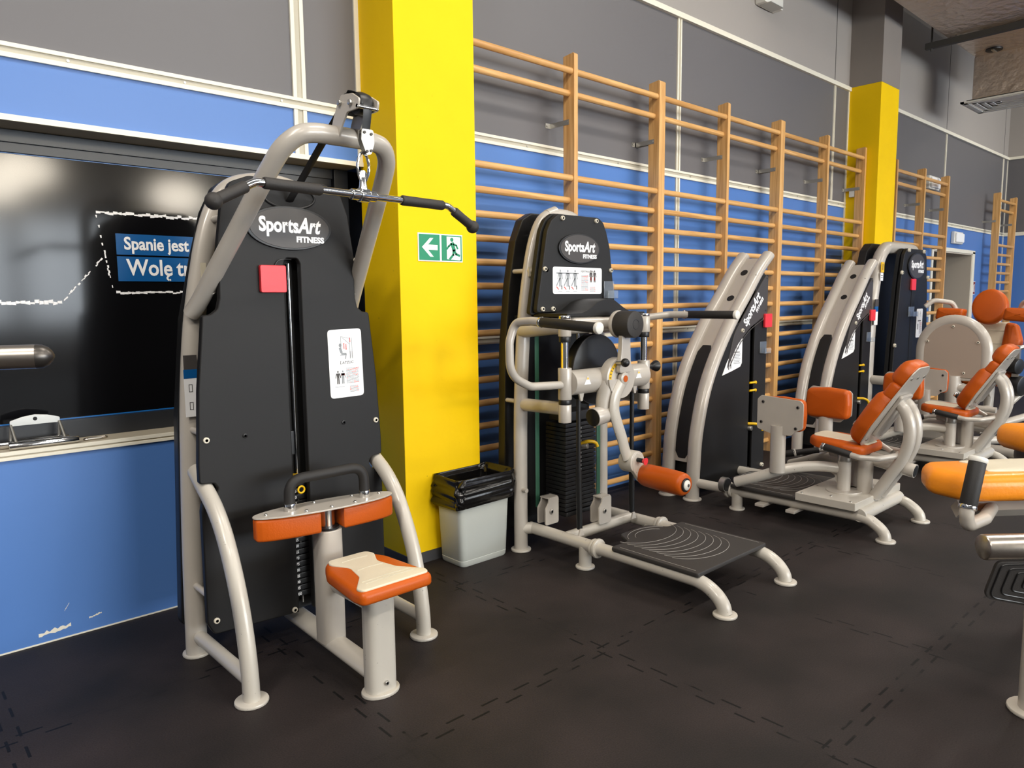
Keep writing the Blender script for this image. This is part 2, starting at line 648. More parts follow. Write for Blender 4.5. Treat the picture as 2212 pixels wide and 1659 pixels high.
    for x0, z0, ln, w, sl in ((.500, .038, .120, .016, .10), (.690, .060, .050, .007, .2), (.600, .12, .02, .003, 1.5)):
        q = B().use(M['trim'])
        n = 12
        up = [(x0 + ln * i / n, z0 + sl * ln * i / n + w * rnd.uniform(.2, 1.0)) for i in range(n + 1)]
        dn = [(x0 + ln * i / n, z0 + sl * ln * i / n - w * rnd.uniform(.1, .6)) for i in range(n + 1)]
        q.prism(dn + up[::-1], (0, WY - .0004, 0), X, Z, .0006)
        q.build('paint_scuff', parent=wb)
    # far end wall
    b = B().use(M['blue']).box2((XR, -12, 0), (XR + 0.2, y1, 2.39))
    b.use(M['grey']).box2((XR, -12, 2.39), (XR + 0.2, y1, 3.62))
    b.use(M['upper']).box2((XR, -12, 3.62), (XR + 0.2, y1, ZT))
    struct(b.build('wall_right'))
    # opposite wall, seen only as a reflection
    struct(B().box2((-5, -12, 0), (XR, -11.8, ZT)).build('wall_front', M['upper']))
    # its windows, which light the room, and the round lamps in front of them
    for k in range(6):
        x = 1.9 + 2.0 * k
        o = struct(B().use(M['frame_dark']).box2((x - .92, -11.80, .98), (x + .92, -11.74, 3.42)).build('window_%d' % (k + 1)))
        for a in (-.44, .44):
            B().use(M['daylight']).box2((x + a - .41, -11.74, 1.05), (x + a + .41, -11.73, 3.35)).build('pane', parent=o)
    for k, (x, y, z) in enumerate(((5.55, -9.2, 3.72), (2.75, -9.2, 4.02), (2.05, -8.2, 3.55), (8.3, -9.2, 4.0))):
        o = root('hanging_lamp', 'round lamp hanging far across the room, seen only as a warm glow in the poster', 'lamp', (x, y, z), 'round lamps across the room')
        B().use(M['lampglow']).ball((x, y, z), .42, (1.3, .5, .8)).build('lens', parent=o)
        B().use(M['zinc']).cyl((x, y, z + .2), (x, y, ZT), .02).build('rod', parent=o)
    # pillars
    for i, (a, c) in enumerate(((2.138, 2.655), (8.140, 8.620))):
        b = B().use(M['yellow']).box2((a, 3.185, 0), (c, WY + 0.02, 3.64), 0.004)
        b.use(M['pillar_top']).box2((a, 3.185, 3.64), (c, WY + 0.02, ZT))
        struct(b.build('pillar' if i == 0 else 'pillar'))
        struct(B().box2((a - 0.006, 3.179, 0), (c + 0.006, WY, 0.06)).build('baseboard_pillar', M['skirt']))
    # trims
    k = [0]
    def trim(bb):
        k[0] += 1
        return struct(bb.build('trim_%d' % k[0]))
    def profile(a, c, zl, zh, axis='x'):
        bb = B().use(M['trim'])
        d = (zh - zl)
        if axis == 'x':
            bb.box2((a, WY - 0.014, zl), (c, WY + 0.01, zl + d * 0.34), 0.002)
            bb.box2((a, WY - 0.014, zh - d * 0.30), (c, WY + 0.01, zh), 0.002)
            bb.use(M['trim_in']).box2((a, WY - 0.005, zl + d * 0.3), (c, WY + 0.01, zh - d * 0.28))
            xx = a + 0.25
            while xx < c:
                bb.use(M['zinc']).cyl((xx, WY - 0.009, zl + d * 0.5), (xx, WY, zl + d * 0.5), 0.006, seg=8)
                xx += 0.46
        else:
            w = c - a
            bb.box2((a, WY - 0.012, zl), (a + w * 0.3, WY + 0.01, zh), 0.002)
            bb.box2((c - w * 0.3, WY - 0.012, zl), (c, WY + 0.01, zh), 0.002)
            bb.use(M['trim_in']).box2((a + w * 0.28, WY - 0.004, zl), (c - w * 0.28, WY + 0.01, zh))
        return trim(bb)
    profile(-5, 2.138, 2.385, 2.443)
    profile(2.655, 8.14, 2.385, 2.443)
    profile(8.62, XR, 2.385, 2.443)
    for a, c in ((-5, 2.138), (2.655, 8.14), (8.62, XR)):
        trim(B().use(M['trim']).box2((a, WY - 0.03, 3.600), (c, WY + 0.01, 3.642), 0.003))
    profile(2.655, 8.14, 1.150, 1.200)
    profile(8.62, DX0 - 0.07, 1.150, 1.200)
    profile(1.752, 1.822, 2.443, ZT - 1.55, 'z')
    profile(1.752, 1.822, 2.165, 2.385, 'z')
    for xx in (5.03, 7.79, 11.22, 13.92):
        w = 0.052 if xx < 6 else 0.036
        profile(xx - w / 2, xx + w / 2, 2.443, 3.60, 'z')
    profile(5.004, 5.056, 1.20, 2.385, 'z')
    profile(5.004, 5.056, 0.0, 1.15, 'z')
    trim(B().use(M['trim']).box2((2.112, WY - 0.010, 2.165), (2.138, WY + 0.01, ZT)))
    trim(B().use(M['trim']).box2((8.115, WY - 0.010, 0.0), (8.14, WY + 0.01, 3.6)))
    for xx in (-1.2, 1.79, 4.6, 7.79, 11.22, 13.92):
        trim(B().use(M['seam']).box2((xx - 0.005, WY - 0.002, 3.642), (xx + 0.005, WY + 0.01, ZT)))
    # end-wall trims
    trim(B().use(M['trim']).box2((XR - 0.014, -12, 2.385), (XR + 0.01, WY, 2.443), 0.002))
    trim(B().use(M['trim']).box2((XR - 0.03, -12, 3.600), (XR + 0.01, WY, 3.642), 0.003))
    trim(B().use(M['trim']).box2((XR - 0.012, WY - 0.012, 0), (XR, WY, 3.6)))
    trim(B().use(M['trim']).box2((-5, WY - 0.003, 0.0), (2.138, WY + 0.01, 0.006)))
    # alcove of the left bay: head, sill, dark frame
    bb = B().use(M['sill']).box2((-5, WY - 0.012, 2.148), (2.138, WY + 0.24, 2.166), 0.001)
    bb.use(M['trim']).box2((-5, WY - 0.016, 2.144), (2.138, WY, 2.168), 0.001)
    trim(bb)
    bb = B().use(M['sill']).box2((-5, WY - 0.004, 0.80), (2.138, WY + 0.24, 0.836), 0.002)
    bb.use(M['trim']).box2((-5, WY - 0.012, 0.800), (2.138, WY, 0.814), 0.002)
    bb.box2((-5, WY - 0.012, 0.820), (2.138, WY, 0.836), 0.002)
    trim(bb)
    bb = B().use(M['frame_dark'])
    bb.box2((-5, 3.665, 0.836), (2.12, 3.757, 0.918), 0.002)
    bb.box2((-5, 3.675, 0.868), (2.12, 3.70, 0.872))
    bb.box2((-5, 3.70, 2.056), (2.12, 3.757, 2.146), 0.002)
    bb.box2((-5, 3.685, 2.095), (2.12, 3.757, 2.146), 0.002)
    bb.box2((2.05, 3.665, 0.836), (2.135, 3.757, 2.146), 0.002)
    trim(bb)
    # door
    o = struct(B().use(M['door']).box2((DX0 - 0.05, WY + 0.42, 0), (DX1 + 0.05, WY + 0.47, DZ), 0.002)
               .use(M['black']).box2((DX0 + 0.25, WY + 0.412, 0.25), (DX0 + 0.95, WY + 0.425, 1.85), 0.002)
               .use(M['black']).box2((DX1 - 0.62, WY + 0.412, 0.25), (DX1 - 0.10, WY + 0.425, 1.85), 0.002).build('door_1'))
    B().use(M['yel']).box2((DX0 + 0.10, WY + 0.40, 1.46), (DX0 + 0.26, WY + 0.415, 1.60)).use(M['white']).box2((DX0 + 0.10, WY + 0.40, 1.30), (DX0 + 0.24, WY + 0.415, 1.42)).build('sticker', parent=o)
    B().use(M['yel']).box2((DX0 + 1.0, WY + 0.40, 1.46), (DX0 + 1.12, WY + 0.415, 1.60)).build('sticker', parent=o)
    B().use(M['zinc']).tube([(DX0 + 0.22, WY + 0.41, 1.0), (DX0 + 0.22, WY + 0.36, 1.0), (DX0 + 0.34, WY + 0.36, 1.0)], 0.010, 8).build('door_handle', parent=o)
    bb = B().use(M['reveal'])
    bb.box2((DX1 - 0.02, WY - 0.002, 0), (DX1 + 0.01, WY + 0.47, DZ))
    bb.box2((DX0 - 0.01, WY - 0.002, 0), (DX0 + 0.02, WY + 0.47, DZ))
    bb.box2((DX0 - 0.01, WY - 0.002, DZ - 0.02), (DX1 + 0.01, WY + 0.47, DZ + 0.01))
    bb.use(M['trim']).box2((DX1, WY - 0.012, 0), (DX1 + 0.11, WY + 0.005, DZ + 0.03), 0.002)
    bb.box2((DX0 - 0.07, WY - 0.012, 0), (DX0, WY + 0.005, DZ + 0.03), 0.002)
    bb.box2((DX0 - 0.07, WY - 0.012, DZ), (DX1 + 0.11, WY + 0.005, DZ + 0.05), 0.002)
    trim(bb)

build_room()

# ------------------------------------------------------------------ poster in the alcove
def build_poster():
    pm = mat('glossy_black_poster', (13, 13, 15), 0.11, spec=0.28)
    o = B().use(pm).box2((-4.9, 3.715, 0.917), (2.06, 3.735, 2.058), 0.001).build('advert_poster')
    tag(o, 'glossy black advertising poster filling the wall alcove, white Polish slogan on blue bars', 'poster')
    y = 3.7135
    B().use(M['blueline']).box2((-4.9, y - 0.002, 0.917), (2.05, y + 0.002, 0.9225)).box2((-4.9, y - 0.002, 2.052), (2.05, y + 0.002, 2.0555)).build('edge_line', parent=o)
    for z0, z1, txt, ts, tx, zc in ((1.651, 1.746, 'Spanie jest p', 0.080, 0.985, 1.700), (1.530, 1.643, 'Wol\u0119 tre', 0.104, 0.992, 1.590)):
        b = B().use(M['bluebanner']).box2((0.953, y - 0.002, z0), (1.93, y + 0.002, z1)).build('slogan_bar', parent=o)
        tb = B().use(M['white'])
        if txt[0] == 'W':
            tb.text('Wole', (tx, y - 0.0035, zc), X, Z, ts, bold=0.0021, align='LEFT', sx=0.84)
            xe = max(v.co.x for v in tb.bm.verts)
            zb = min(v.co.z for v in tb.bm.verts)
            tb.tube(spl([(xe - .016, y - .0035, zb + .004), (xe - .026, y - .0035, zb - .008), (xe - .020, y - .0035, zb - .018), (xe - .010, y - .0035, zb - .017)], 4), .0042, 6, ry=.0005, ref=(1, 0, 0))
            tb.text(' tre', (xe - .004, y - 0.0035, zc), X, Z, ts, bold=0.0021, align='LEFT', sx=0.84)
            tb.build('lettering', parent=b)
            continue
        tb.text(txt, (tx, y - 0.0035, zc), X, Z, ts, bold=0.0021, align='LEFT', sx=0.84).build('lettering', parent=b)
    # brushed white outline
    rnd = random.Random(3)
    def stroke(a, c, w, n=26, gap=0.0):
        b = B().use(M['white'])
        a, c = Vector(a), Vector(c)
        d = (c - a) / n
        nn = Vector((-d.y, d.x)).normalized()
        for i in range(n):
            if rnd.random() < gap:
                continue
            p, q = a + d * i, a + d * (i + 1.05)
            h0, h1 = w * rnd.uniform(0.4, 1.1), w * rnd.uniform(0.4, 1.1)
            j = nn * w * rnd.uniform(-0.3, 0.3)
            b.prism([tuple(p + j - nn * h0 / 2), tuple(q + j - nn * h1 / 2), tuple(q + j + nn * h1 / 2), tuple(p + j + nn * h0 / 2)], (0, y, 0), X, Z, 0.001)
        b.build('brush_stroke', parent=o)
    stroke((0.88, 1.835), (1.93, 1.835), 0.014, 60)
    stroke((0.88, 1.835), (0.925, 1.50), 0.008, 30, 0.45)
    stroke((0.94, 1.478), (1.93, 1.478), 0.012, 60)
    stroke((-0.3, 1.442), (0.72, 1.435), 0.016, 60)
    stroke((0.72, 1.435), (0.90, 1.64), 0.008, 24, 0.35)

build_poster()

# ------------------------------------------------------------------ things on the sill
def build_sill_things():
    # double D row handle
    r = root('row_handle', 'chrome close-grip row handle lying on the beige sill', 'handle', (0.56, 3.575, 0.836))
    B().use(M['zinc']).prism(rpoly([(0.475, 0.948), (0.475, 0.926), (0.655, 0.926), (0.655, 0.948), (0.61, 0.962), (0.565, 0.968), (0.52, 0.962)], 0.006), (0, 3.60, 0), X, Z, 0.006, 0.001).build('top_plate', parent=r)
    B().use(M['deep']).cyl((0.565, 3.5925, 0.950), (0.565, 3.594, 0.950), 0.008, seg=12).build('hanging_hole', parent=r)
    for yy, dx in ((3.533, 0.012), (3.592, -0.012)):
        b = B().use(M['chrome'])
        b.cyl((0.445 + dx, yy, 0.853), (0.695 + dx, yy, 0.853), 0.0165, bev=0.003)
        b.build('grip', parent=r)
        for xx in (0.478, 0.652):
            B().use(M['zinc']).tube([(xx, 3.595, 0.930), (xx + dx * 0.5, yy, 0.862)], 0.006, 10).build('strut', parent=r)
    # carabiner
    pts = [(0.735 + 0.045 + 0.045 * math.cos(a), 3.572 + 0.016 * math.sin(a) + 0.004 * math.cos(a), 0.841) for a in [2 * PI * k / 28 for k in range(28)]]
    r = root('carabiner', 'small steel carabiner lying on the sill beside the chrome row handle', 'carabiner', (0.78, 3.572, 0.836))
    B().use(M['steel']).tube(pts, 0.0045, 8, closed=True).build('hook', parent=r)
    B().use(M['zinc']).tube([(0.745, 3.556, 0.842), (0.80, 3.556, 0.842)], 0.0052, 8).build('gate', parent=r)

build_sill_things()

# ------------------------------------------------------------------ emergency exit sign
def build_exit_sign():
    y = 3.184
    k = Matrix(((1.0673, 0, 0, 2.2528 - 2.124 * 1.0673), (0, 1, 0, 0), (0, 0, 1.024, 1.634 - 1.618 * 1.024), (0, 0, 0, 1)))
    o = B().use(M['white']).box2((2.124, y - 0.003, 1.618), (2.402, y, 1.762), 0.0006).remap(k).build('exit_sign')
    tag(o, 'green and white emergency exit sign with arrow and running figure on the yellow pillar', 'sign')
    B().use(M['green']).box2((2.130, y - 0.0042, 1.624), (2.256, y - 0.003, 1.756)).box2((2.268, y - 0.0042, 1.624), (2.396, y - 0.003, 1.756)).remap(k).build('green_field', parent=o)
    # arrow pointing left
    a = [(2.147, 1.690), (2.196, 1.738), (2.217, 1.738), (2.184, 1.7035), (2.242, 1.7035), (2.242, 1.6765), (2.184, 1.6765), (2.217, 1.642), (2.196, 1.642)]
    B().use(M['white']).prism(a, (0, y - 0.0042, 0), X, Z, 0.0008).remap(k).build('arrow', parent=o)
    f = B().use(M['white']).prism([(2.300, 1.632), (2.380, 1.628), (2.388, 1.632), (2.388, 1.750), (2.300, 1.750)], (0, y - 0.0042, 0), X, Z, 0.0008)
    f.remap(k).build('doorway', parent=o)
    g = B().use(M['green'])
    yy = y - 0.0052
    g.prism(ell(0.0105, 0.0105, 20, 2.332, 1.735), (0, yy, 0), X, Z, 0.0007)
    def limb(p, w):
        for (a0, a1) in zip(p, p[1:]):
            d = (Vector(a1) - Vector(a0)).normalized()
            n = Vector((-d.y, d.x)) * w / 2
            q = [Vector(a0) - n - d * w * .3, Vector(a1) - n + d * w * .3, Vector(a1) + n + d * w * .3, Vector(a0) + n - d * w * .3]
            g.prism([tuple(v) for v in q], (0, yy, 0), X, Z, 0.0007)
    limb([(2.334, 1.714), (2.345, 1.682)], 0.022)
    limb([(2.330, 1.713), (2.312, 1.700), (2.300, 1.686)], 0.010)
    limb([(2.342, 1.712), (2.360, 1.706), (2.368, 1.690)], 0.010)
    limb([(2.346, 1.680), (2.358, 1.660), (2.380, 1.653)], 0.012)
    limb([(2.342, 1.680), (2.340, 1.656), (2.318, 1.634)], 0.012)
    g.remap(k).build('running_figure', parent=o)

build_exit_sign()

# ------------------------------------------------------------------ wall bars
RZ = [2.882, 2.748, 2.212] + [2.073 - 0.1405 * k for k in range(15)]

def wall_bars(xs, label, dz=0.0):
    r = root('wall_bars', label, 'wall bars', (xs[1] if len(xs) > 2 else xs[0], 3.345, 0), 'wall bars along the long wall')
    for i, x in enumerate(xs):
        b = B().use(M['wood_z'])
        b.prism(rpoly([(0, 0), (0.098, 0), (0.098, 2.985), (0.012, 2.995), (0, 2.985)], 0.006, 3), (x - 0.018, 3.30, dz), Y, Z, 0.036, 0.003)
        b.build('upright', parent=r)
        q = B().use(M['zinc'])
        zb = 2.57 + dz
        q.box2((x - 0.021, 3.345, zb - 0.016), (x - 0.018, WY - 0.002, zb + 0.016))
        q.box2((x - 0.065, WY - 0.004, zb - 0.016), (x - 0.018, WY, zb + 0.016))
        q.cyl((x - 0.05, WY - 0.010, zb), (x - 0.05, WY - 0.003, zb), 0.008, seg=8)
        q.cyl((x - 0.025, 3.36, zb), (x - 0.018, 3.36, zb), 0.007, seg=8)
        q.build('bracket', parent=r)
    for a, c in zip(xs, xs[1:]):
        for i, z in enumerate(RZ):
            y = 3.325 if i in (0, 2) else 3.350
            b = B().use(M['wood_x'])
            b.tube([(a + 0.01, y, z + dz), (c - 0.01, y, z + dz)], 0.0175, 12, ry=0.021, ref=(0, 1, 0))
            b.build('rung', parent=r)
    return r

wall_bars((2.700, 3.602, 4.511), 'wall bars directly behind the hip machine, first section right of the near pillar')
wall_bars((4.547, 5.430, 6.306), 'wall bars behind the nearer curved seated leg machine, middle section between the two pillars')
wall_bars((6.342, 7.240, 8.115), 'wall bars ending in front of the far yellow pillar, third section from the near pillar')
wall_bars((9.000, 9.890, 10.745), 'wall bars just past the far yellow pillar, in front of the recessed door', -0.02)
wall_bars((13.07, 13.96), 'narrow single ladder of wall bars in the far corner beyond the door', -0.02)

# ================================================================== lat pulldown machine
def instruction_card(parent, o, u, v, w, h, kind, name='instruction_label', title=None):
    """white rounded card with small exercise drawings."""
    o, u, v = Vector(o), Vector(u), Vector(v)
    n = u.cross(v).normalized()
    c = B().use(M['white']).prism(rect(w, h, 0.08 * min(w, h) + 0.004), o, u, v, 0.0015).build(name, parent=parent)
    b = B()
    q = o + n * 0.0017
    def bar(m, cx, cy, ww, hh):
        b.use(M[m]).prism(rect(ww, hh, 0, 1, cx, cy), q, u, v, 0.0006)
    def seg(m, p0, p1, wd):
        p0, p1 = Vector(p0), Vector(p1)
        d = p1 - p0
        if d.length < 1e-6:
            return
        k = Vector((-d.y, d.x)).normalized() * wd / 2
        b.use(M[m]).prism([tuple(p0 - k), tuple(p1 - k), tuple(p1 + k), tuple(p0 + k)], q, u, v, 0.0006)
    def man(m, cx, cy, s):
        b.use(M[m]).prism(ell(0.06 * s, 0.075 * s, 12, cx, cy + 0.42 * s), q, u, v, 0.0006)
        b.prism([(cx - .13 * s, cy + .31 * s), (cx + .13 * s, cy + .31 * s), (cx + .08 * s, cy - .02 * s), (cx - .08 * s, cy - .02 * s)][::-1], q, u, v, 0.0006)
        seg(m, (cx - .13 * s, cy + .29 * s), (cx - .2 * s, cy - .05 * s), .05 * s)
        seg(m, (cx + .13 * s, cy + .29 * s), (cx + .2 * s, cy - .05 * s), .05 * s)
        seg(m, (cx - .05 * s, cy), (cx - .06 * s, cy - .48 * s), .08 * s)
        seg(m, (cx + .05 * s, cy), (cx + .06 * s, cy - .48 * s), .08 * s)
    def lines(x0, y0, ww, rows, dy, m2='redprint'):
        rnd = random.Random(5)
        for i in range(rows):
            x = x0
            while x < x0 + ww - 0.004:
                l = min(rnd.uniform(0.03, 0.10) * ww * 2, x0 + ww - x)
                bar(m2 if rnd.random() < 0.25 else 'greyprint', x + l / 2, y0 - i * dy, l * 0.85, dy * 0.42)
                x += l
    if kind == 'lat':
        seg('greyprint', (-.02, .115), (-.02, .06), .0016); seg('greyprint', (-.02, .115), (.022, .105), .0014)
        seg('greyprint', (-.015, .112), (.022, .08), .0014)
        for xx in (.022, .032):
            seg('greyprint', (xx, .108), (xx, .018), .0015)
            seg('ink', (xx, .05), (xx, .022), .002)
        bar('redprint', .024, .098, .003, .02)
        b.use(M['greyprint']).prism(ell(.0065, .008, 12, -.024, .078), q, u, v, .0006)
        seg('greyprint', (-.026, .068), (-.018, .045), .011); seg('greyprint', (-.02, .042), (.004, .040), .007); seg('greyprint', (.003, .04), (-.002, .018), .004)
        seg('greyprint', (-.026, .036), (-.002, .036), .003)
        for xx, up in ((-.006, 1), (.004, -1)):
            seg('redprint', (xx, .082), (xx, .062), .003)
            t = .087 if up > 0 else .057
            b.use(M['redprint']).prism([(xx - .004, .072 + up * .010), (xx + .004, .072 + up * .010), (xx, t)][::(1 if up > 0 else -1)], q, u, v, .0006)
        man('ink', -.051 + .01, -.058, .058); man('greyprint', -.022 + .004, -.058, .058)
        bar('redprint', -.018, -.046, .016, .009)
        lines(-.002, -.022, .062, 13, .0052)
        lines(.012, -.100, .045, 6, .0048)
        bar('greyprint', -.035, -.098, .045, .0016)
    elif kind == 'hip':
        for k, cx in enumerate((-.145, -.085, -.025)):
            man('greyprint', cx, .012, .095)
            seg('greyprint', (cx - .03, .040), (cx + .03, .040), .006)
            seg('greyprint', (cx - .004, .01), (cx - .03, -.03), .007)
            seg('redprint', (cx - .03, -.034), (cx - .012, -.05), .005)
            seg('ink', (cx + .012, -.028), (cx + .012, -.05), .006)
            bar('greyprint', cx, -.06, .03, .002)
        lines(.025, .030, .06, 13, .0068)
        for cx in (.108, .140):
            man('ink', cx, .025, .07); bar('redprint', cx, .012, .012, .02)
        lines(.098, -.035, .05, 6, .005)
    else:
        seg('greyprint', (-.2 * w, .40 * h), (-.2 * w, .2 * h), .002); seg('greyprint', (.1 * w, .42 * h), (.2 * w, .22 * h), .003)
        seg('ink', (0, .3 * h), (.2 * w, .36 * h), .0015)
        bar('ink', 0, .08 * h, .5 * w, .012)
        lines(0, .02 * h, .4 * w, 12, .034 * h)
        bar('ink', -.3 * w, -.12 * h, .010, .2 * h); bar('ink', -.18 * w, -.12 * h, .008, .2 * h)
    if title:
        txt, tx, ty, ts = title
        b.use(M['ink']).text(txt[0], q + u * tx + v * ty + n * 0.0003, u, v, ts * 1.25, shear=0.2, align='LEFT', th=0.0005)
        b.text(txt[1:].upper(), q + u * (tx + ts * .72) + v * (ty - ts * .07) + n * 0.0003, u, v, ts, shear=0.2, align='LEFT', th=0.0005)
    b.build('print', parent=c)
    return c

def sensor(parent, c, u, v, s=0.1, hook=True):
    c, u, v = Vector(c), Vector(u), Vector(v)
    n = u.cross(v).normalized()
    o = B().use(M['red']).prism(rect(s, s, 0.008), c, u, v, 0.018, 0.003).build('red_sensor_box', parent=parent)
    return o

def build_lat():
    xc = 1.346
    r = root('lat_pulldown_machine', 'silver and black lat pulldown machine with small orange and cream seat, leftmost machine', 'gym machine', (xc, 2.6, 0))
    P = M['paint']
    # rear frame: two posts joined at the top
    half = [(-.392, 0), (-.383, .42), (-.369, .79), (-.354, 1.07), (-.326, 1.343), (-.280, 1.596), (-.241, 1.742), (-.196, 1.834), (-.14, 1.885), (-.05, 1.91)]
    pts = half + [(-a, z) for a, z in half[::-1]]
    B().use(P).tube(spl([(xc + a, 2.965, z) for a, z in pts], 4), 0.034, 16, ry=0.042, ref=(0, 1, 0)).build('rear_frame', parent=r)
    for s in (-1, 1):
        foot(r, xc + s * .388, 2.975)
    # rear black shroud
    sh = [(-.42, .10), (-.385, .97), (-.345, 1.36), (-.29, 1.602), (-.24, 1.789), (-.19, 1.89), (-.13, 1.935)]
    poly = sh + [(-a, z) for a, z in sh[::-1]]
    B().use(M['black']).prism(rpoly(poly, 0.03, 3), (xc, 3.10, 0), X, Z, 0.055, 0.01).build('rear_cover', parent=r)
    for z, a in ((.30, .388), (.93, .365), (1.47, .305), (1.75, .238)):
        for s in (-1, 1):
            B().use(P).cyl((xc + s * a, 2.81, z), (xc + s * a, 3.06, z), 0.013, seg=12).build('spacer', parent=r)
    # front black cover with the weight slot cut out of it
    L = [(-.048, .130), (-.385, .150), (-.408, .200), (-.406, .640), (-.400, .672), (-.352, .690), (-.338, .720), (-.352, .742), (-.408, .748), (-.408, .82),
         (-.392, 1.10), (-.362, 1.378), (-.330, 1.382), (-.305, 1.400), (-.295, 1.440), (-.294, 1.494), (-.298, 1.60), (-.271, 1.784), (-.235, 1.875), (-.16, 1.905)]
    rad = [.006, .03, .03, .02, .01, .015, .015, .01, .012, .3, .3, .012, .012, .02, .02, .04, .3, .1, .05, .05]
    slot = .034
    left = L[1:]
    right = [(-a * .955, z) for a, z in left[::-1]]
    poly = [(-slot, .135)] + left + right + [(slot, .135), (slot, 1.578), (slot * .7, 1.598), (-slot * .7, 1.598), (-slot, 1.578)]
    rr = [0] + rad[1:] + rad[1:][::-1] + [0, .012, .012, .012, .012]
    fc = B().use(M['panel']).prism(rpoly(poly, rr, 3)[::-1] if False else rpoly(poly, rr, 3), (xc, 2.80, 0), X, Z, 0.032, 0.006, 2).build('front_cover', parent=r, sharp=50)
    # window for the belt pulley near the top
    B().use(M['deep']).prism(ell(.105, .042, 32, .0, 1.838), (xc, 2.7695, 0), X, Z, 0.0015).build('belt_window', parent=fc)
    q = B().use(M['black'])
    q.tube([(xc + .108 * math.cos(a), 2.766, 1.838 + .045 * math.sin(a)) for a in [2 * PI * k / 36 for k in range(36)]], 0.005, 8, closed=True)
    q.build('window_rim', parent=fc)
    B().use(M['deep']).box2((xc - .11, 2.84, .12), (xc + .11, 2.92, 1.62)).build('slot_backing', parent=r)
    for s in (-1, 1):
        B().use(M['chrome']).cyl((xc + s * .018 - .008, 2.825, .15), (xc + s * .018 - .008, 2.825, 1.58), 0.006, seg=10).build('guide_rod', parent=r)
    # weight stack with numbers
    for k in range(19):
        z = .665 - k * .0262
        w = B().use(M['black']).box2((xc - .10, 2.812, z - .0115), (xc + .10, 2.835, z + .0115), 0.003)
        o = w.build('weight_plate', parent=r)
        B().use(M['white']).text(str(10 + 5 * k), (xc - .012, 2.8115, z), X, Z, 0.0165, bold=0.0006).build('number', parent=o)
    pin = B().use(M['yel']).cyl((xc - .012, 2.815, .705), (xc - .006, 2.77, .712), 0.011, seg=12).build('selector_pin', parent=r)
    B().use(M['yel']).tube([(xc + .008 + .014 * math.cos(a), 2.79, .648 + .014 * math.sin(a)) for a in [2 * PI * k / 20 for k in range(20)]], 0.004, 8, closed=True).build('pin_ring', parent=r)
    B().use(M['black']).box2((xc - .034, 2.79, .80), (xc - .012, 2.815, .90), 0.004).build('top_block', parent=r)
    # cover details
    logo(r, (xc - .004, 2.768, 1.716), X, Z, .180, .086, .078)
    for a, z in ((-.375, .912), (.362, .903), (.290, 1.600), (-.375, .205), (-.056, .152), (-.286, 1.60), (.355, .205), (.058, .152)):
        screw(r, (xc + a, 2.768, z), r=.012)
    for a, z in ((-.226, .910), (.204, .911)):
        screw(r, (xc + a, 2.768, z), r=.010, m='black', l=.004)
    sensor(r, (xc - .087, 2.768, 1.516), X, Z, .106)
    B().use(M['black']).tube(spl([(xc - .075, 2.764, 1.568), (xc - .06, 2.762, 1.588), (xc - .03, 2.762, 1.594), (xc + .0, 2.775, 1.594)], 5), 0.0022, 6).build('sensor_cable', parent=r)
    instruction_card(r, (xc + .225, 2.768, 1.164), X * .998 + Z * .02, Z - X * .02, .160, .290, 'lat', title=('Latzug', -.030, -.006 + .01, .016))
    # machine label on the left post
    q = B().use(M['white']).box2((xc - .392, 2.918, .985), (xc - .344, 2.921, 1.135))
    q.use(M['bluebanner']).box2((xc - .392, 2.9175, 1.135), (xc - .342, 2.921, 1.17)).use(M['ink']).box2((xc - .390, 2.9175, 1.17), (xc - .340, 2.921, 1.225))
    q.use(M['ink'])
    for z in (1.10, 1.03):
        for k in (0, 1):
            q.box2((xc - .376 + k * .012, 2.9172, z - .018), (xc - .374 + k * .012, 2.919, z + .012))
        q.box2((xc - .376, 2.9172, z - .018), (xc - .362, 2.919, z - .016)).box2((xc - .376, 2.9172, z + .010), (xc - .362, 2.919, z + .012))
    q.build('post_label', parent=r)
    B().use(M['cream']).box2((xc - .305, 2.915, 1.52), (xc - .285, 2.921, 1.58)).build('post_sticker', parent=r)
    # front legs and side rails
    for s in (-1, 1):
        yz = [(2.90, .775), (2.83, .735), (2.72, .668), (2.635, .580), (2.565, .460), (2.515, .340), (2.482, .215), (2.464, .10), (2.460, .012)]
        B().use(M['paint_worn']).tube(spl([(xc + s * .377, y, z) for y, z in yz], 4), 0.034, 16, ry=0.030).build('front_leg', parent=r)
        foot(r, xc + s * .377, 2.460, .060)
        B().use(M['paint_worn']).cyl((xc + s * .385, 2.95, .085), (xc + s * .378, 2.475, .085), 0.026).build('side_rail', parent=r)
    # arch carrying the pulley
    half = [(-.345, 2.925, 1.385), (-.328, 2.87, 1.44), (-.300, 2.752, 1.561), (-.272, 2.634, 1.68), (-.246, 2.523, 1.793), (-.224, 2.433, 1.884), (-.203, 2.376, 1.942), (-.162, 2.338, 1.981), (-.11, 2.326, 1.993), (-.05, 2.325, 1.994)]
    pts = half + [(-a, y, z) for a, y, z in half[::-1]]
    B().use(P).tube(spl([(xc + a, y, z) for a, y, z in pts], 4), 0.033, 16).build('arch_tube', parent=r)
    for s in (-1, 1):
        pl = [(2.36, 1.985), (2.30, 1.975), (2.27, 2.02), (2.235, 2.055), (2.165, 2.055), (2.155, 2.085), (2.20, 2.11), (2.27, 2.118), (2.30, 2.09), (2.33, 2.045)]
        B().use(P).prism(rpoly(pl, .012, 3), (xc + s * .036 - .004, 0, 0), Y, Z, 0.008, 0.002).build('pulley_bracket', parent=r)
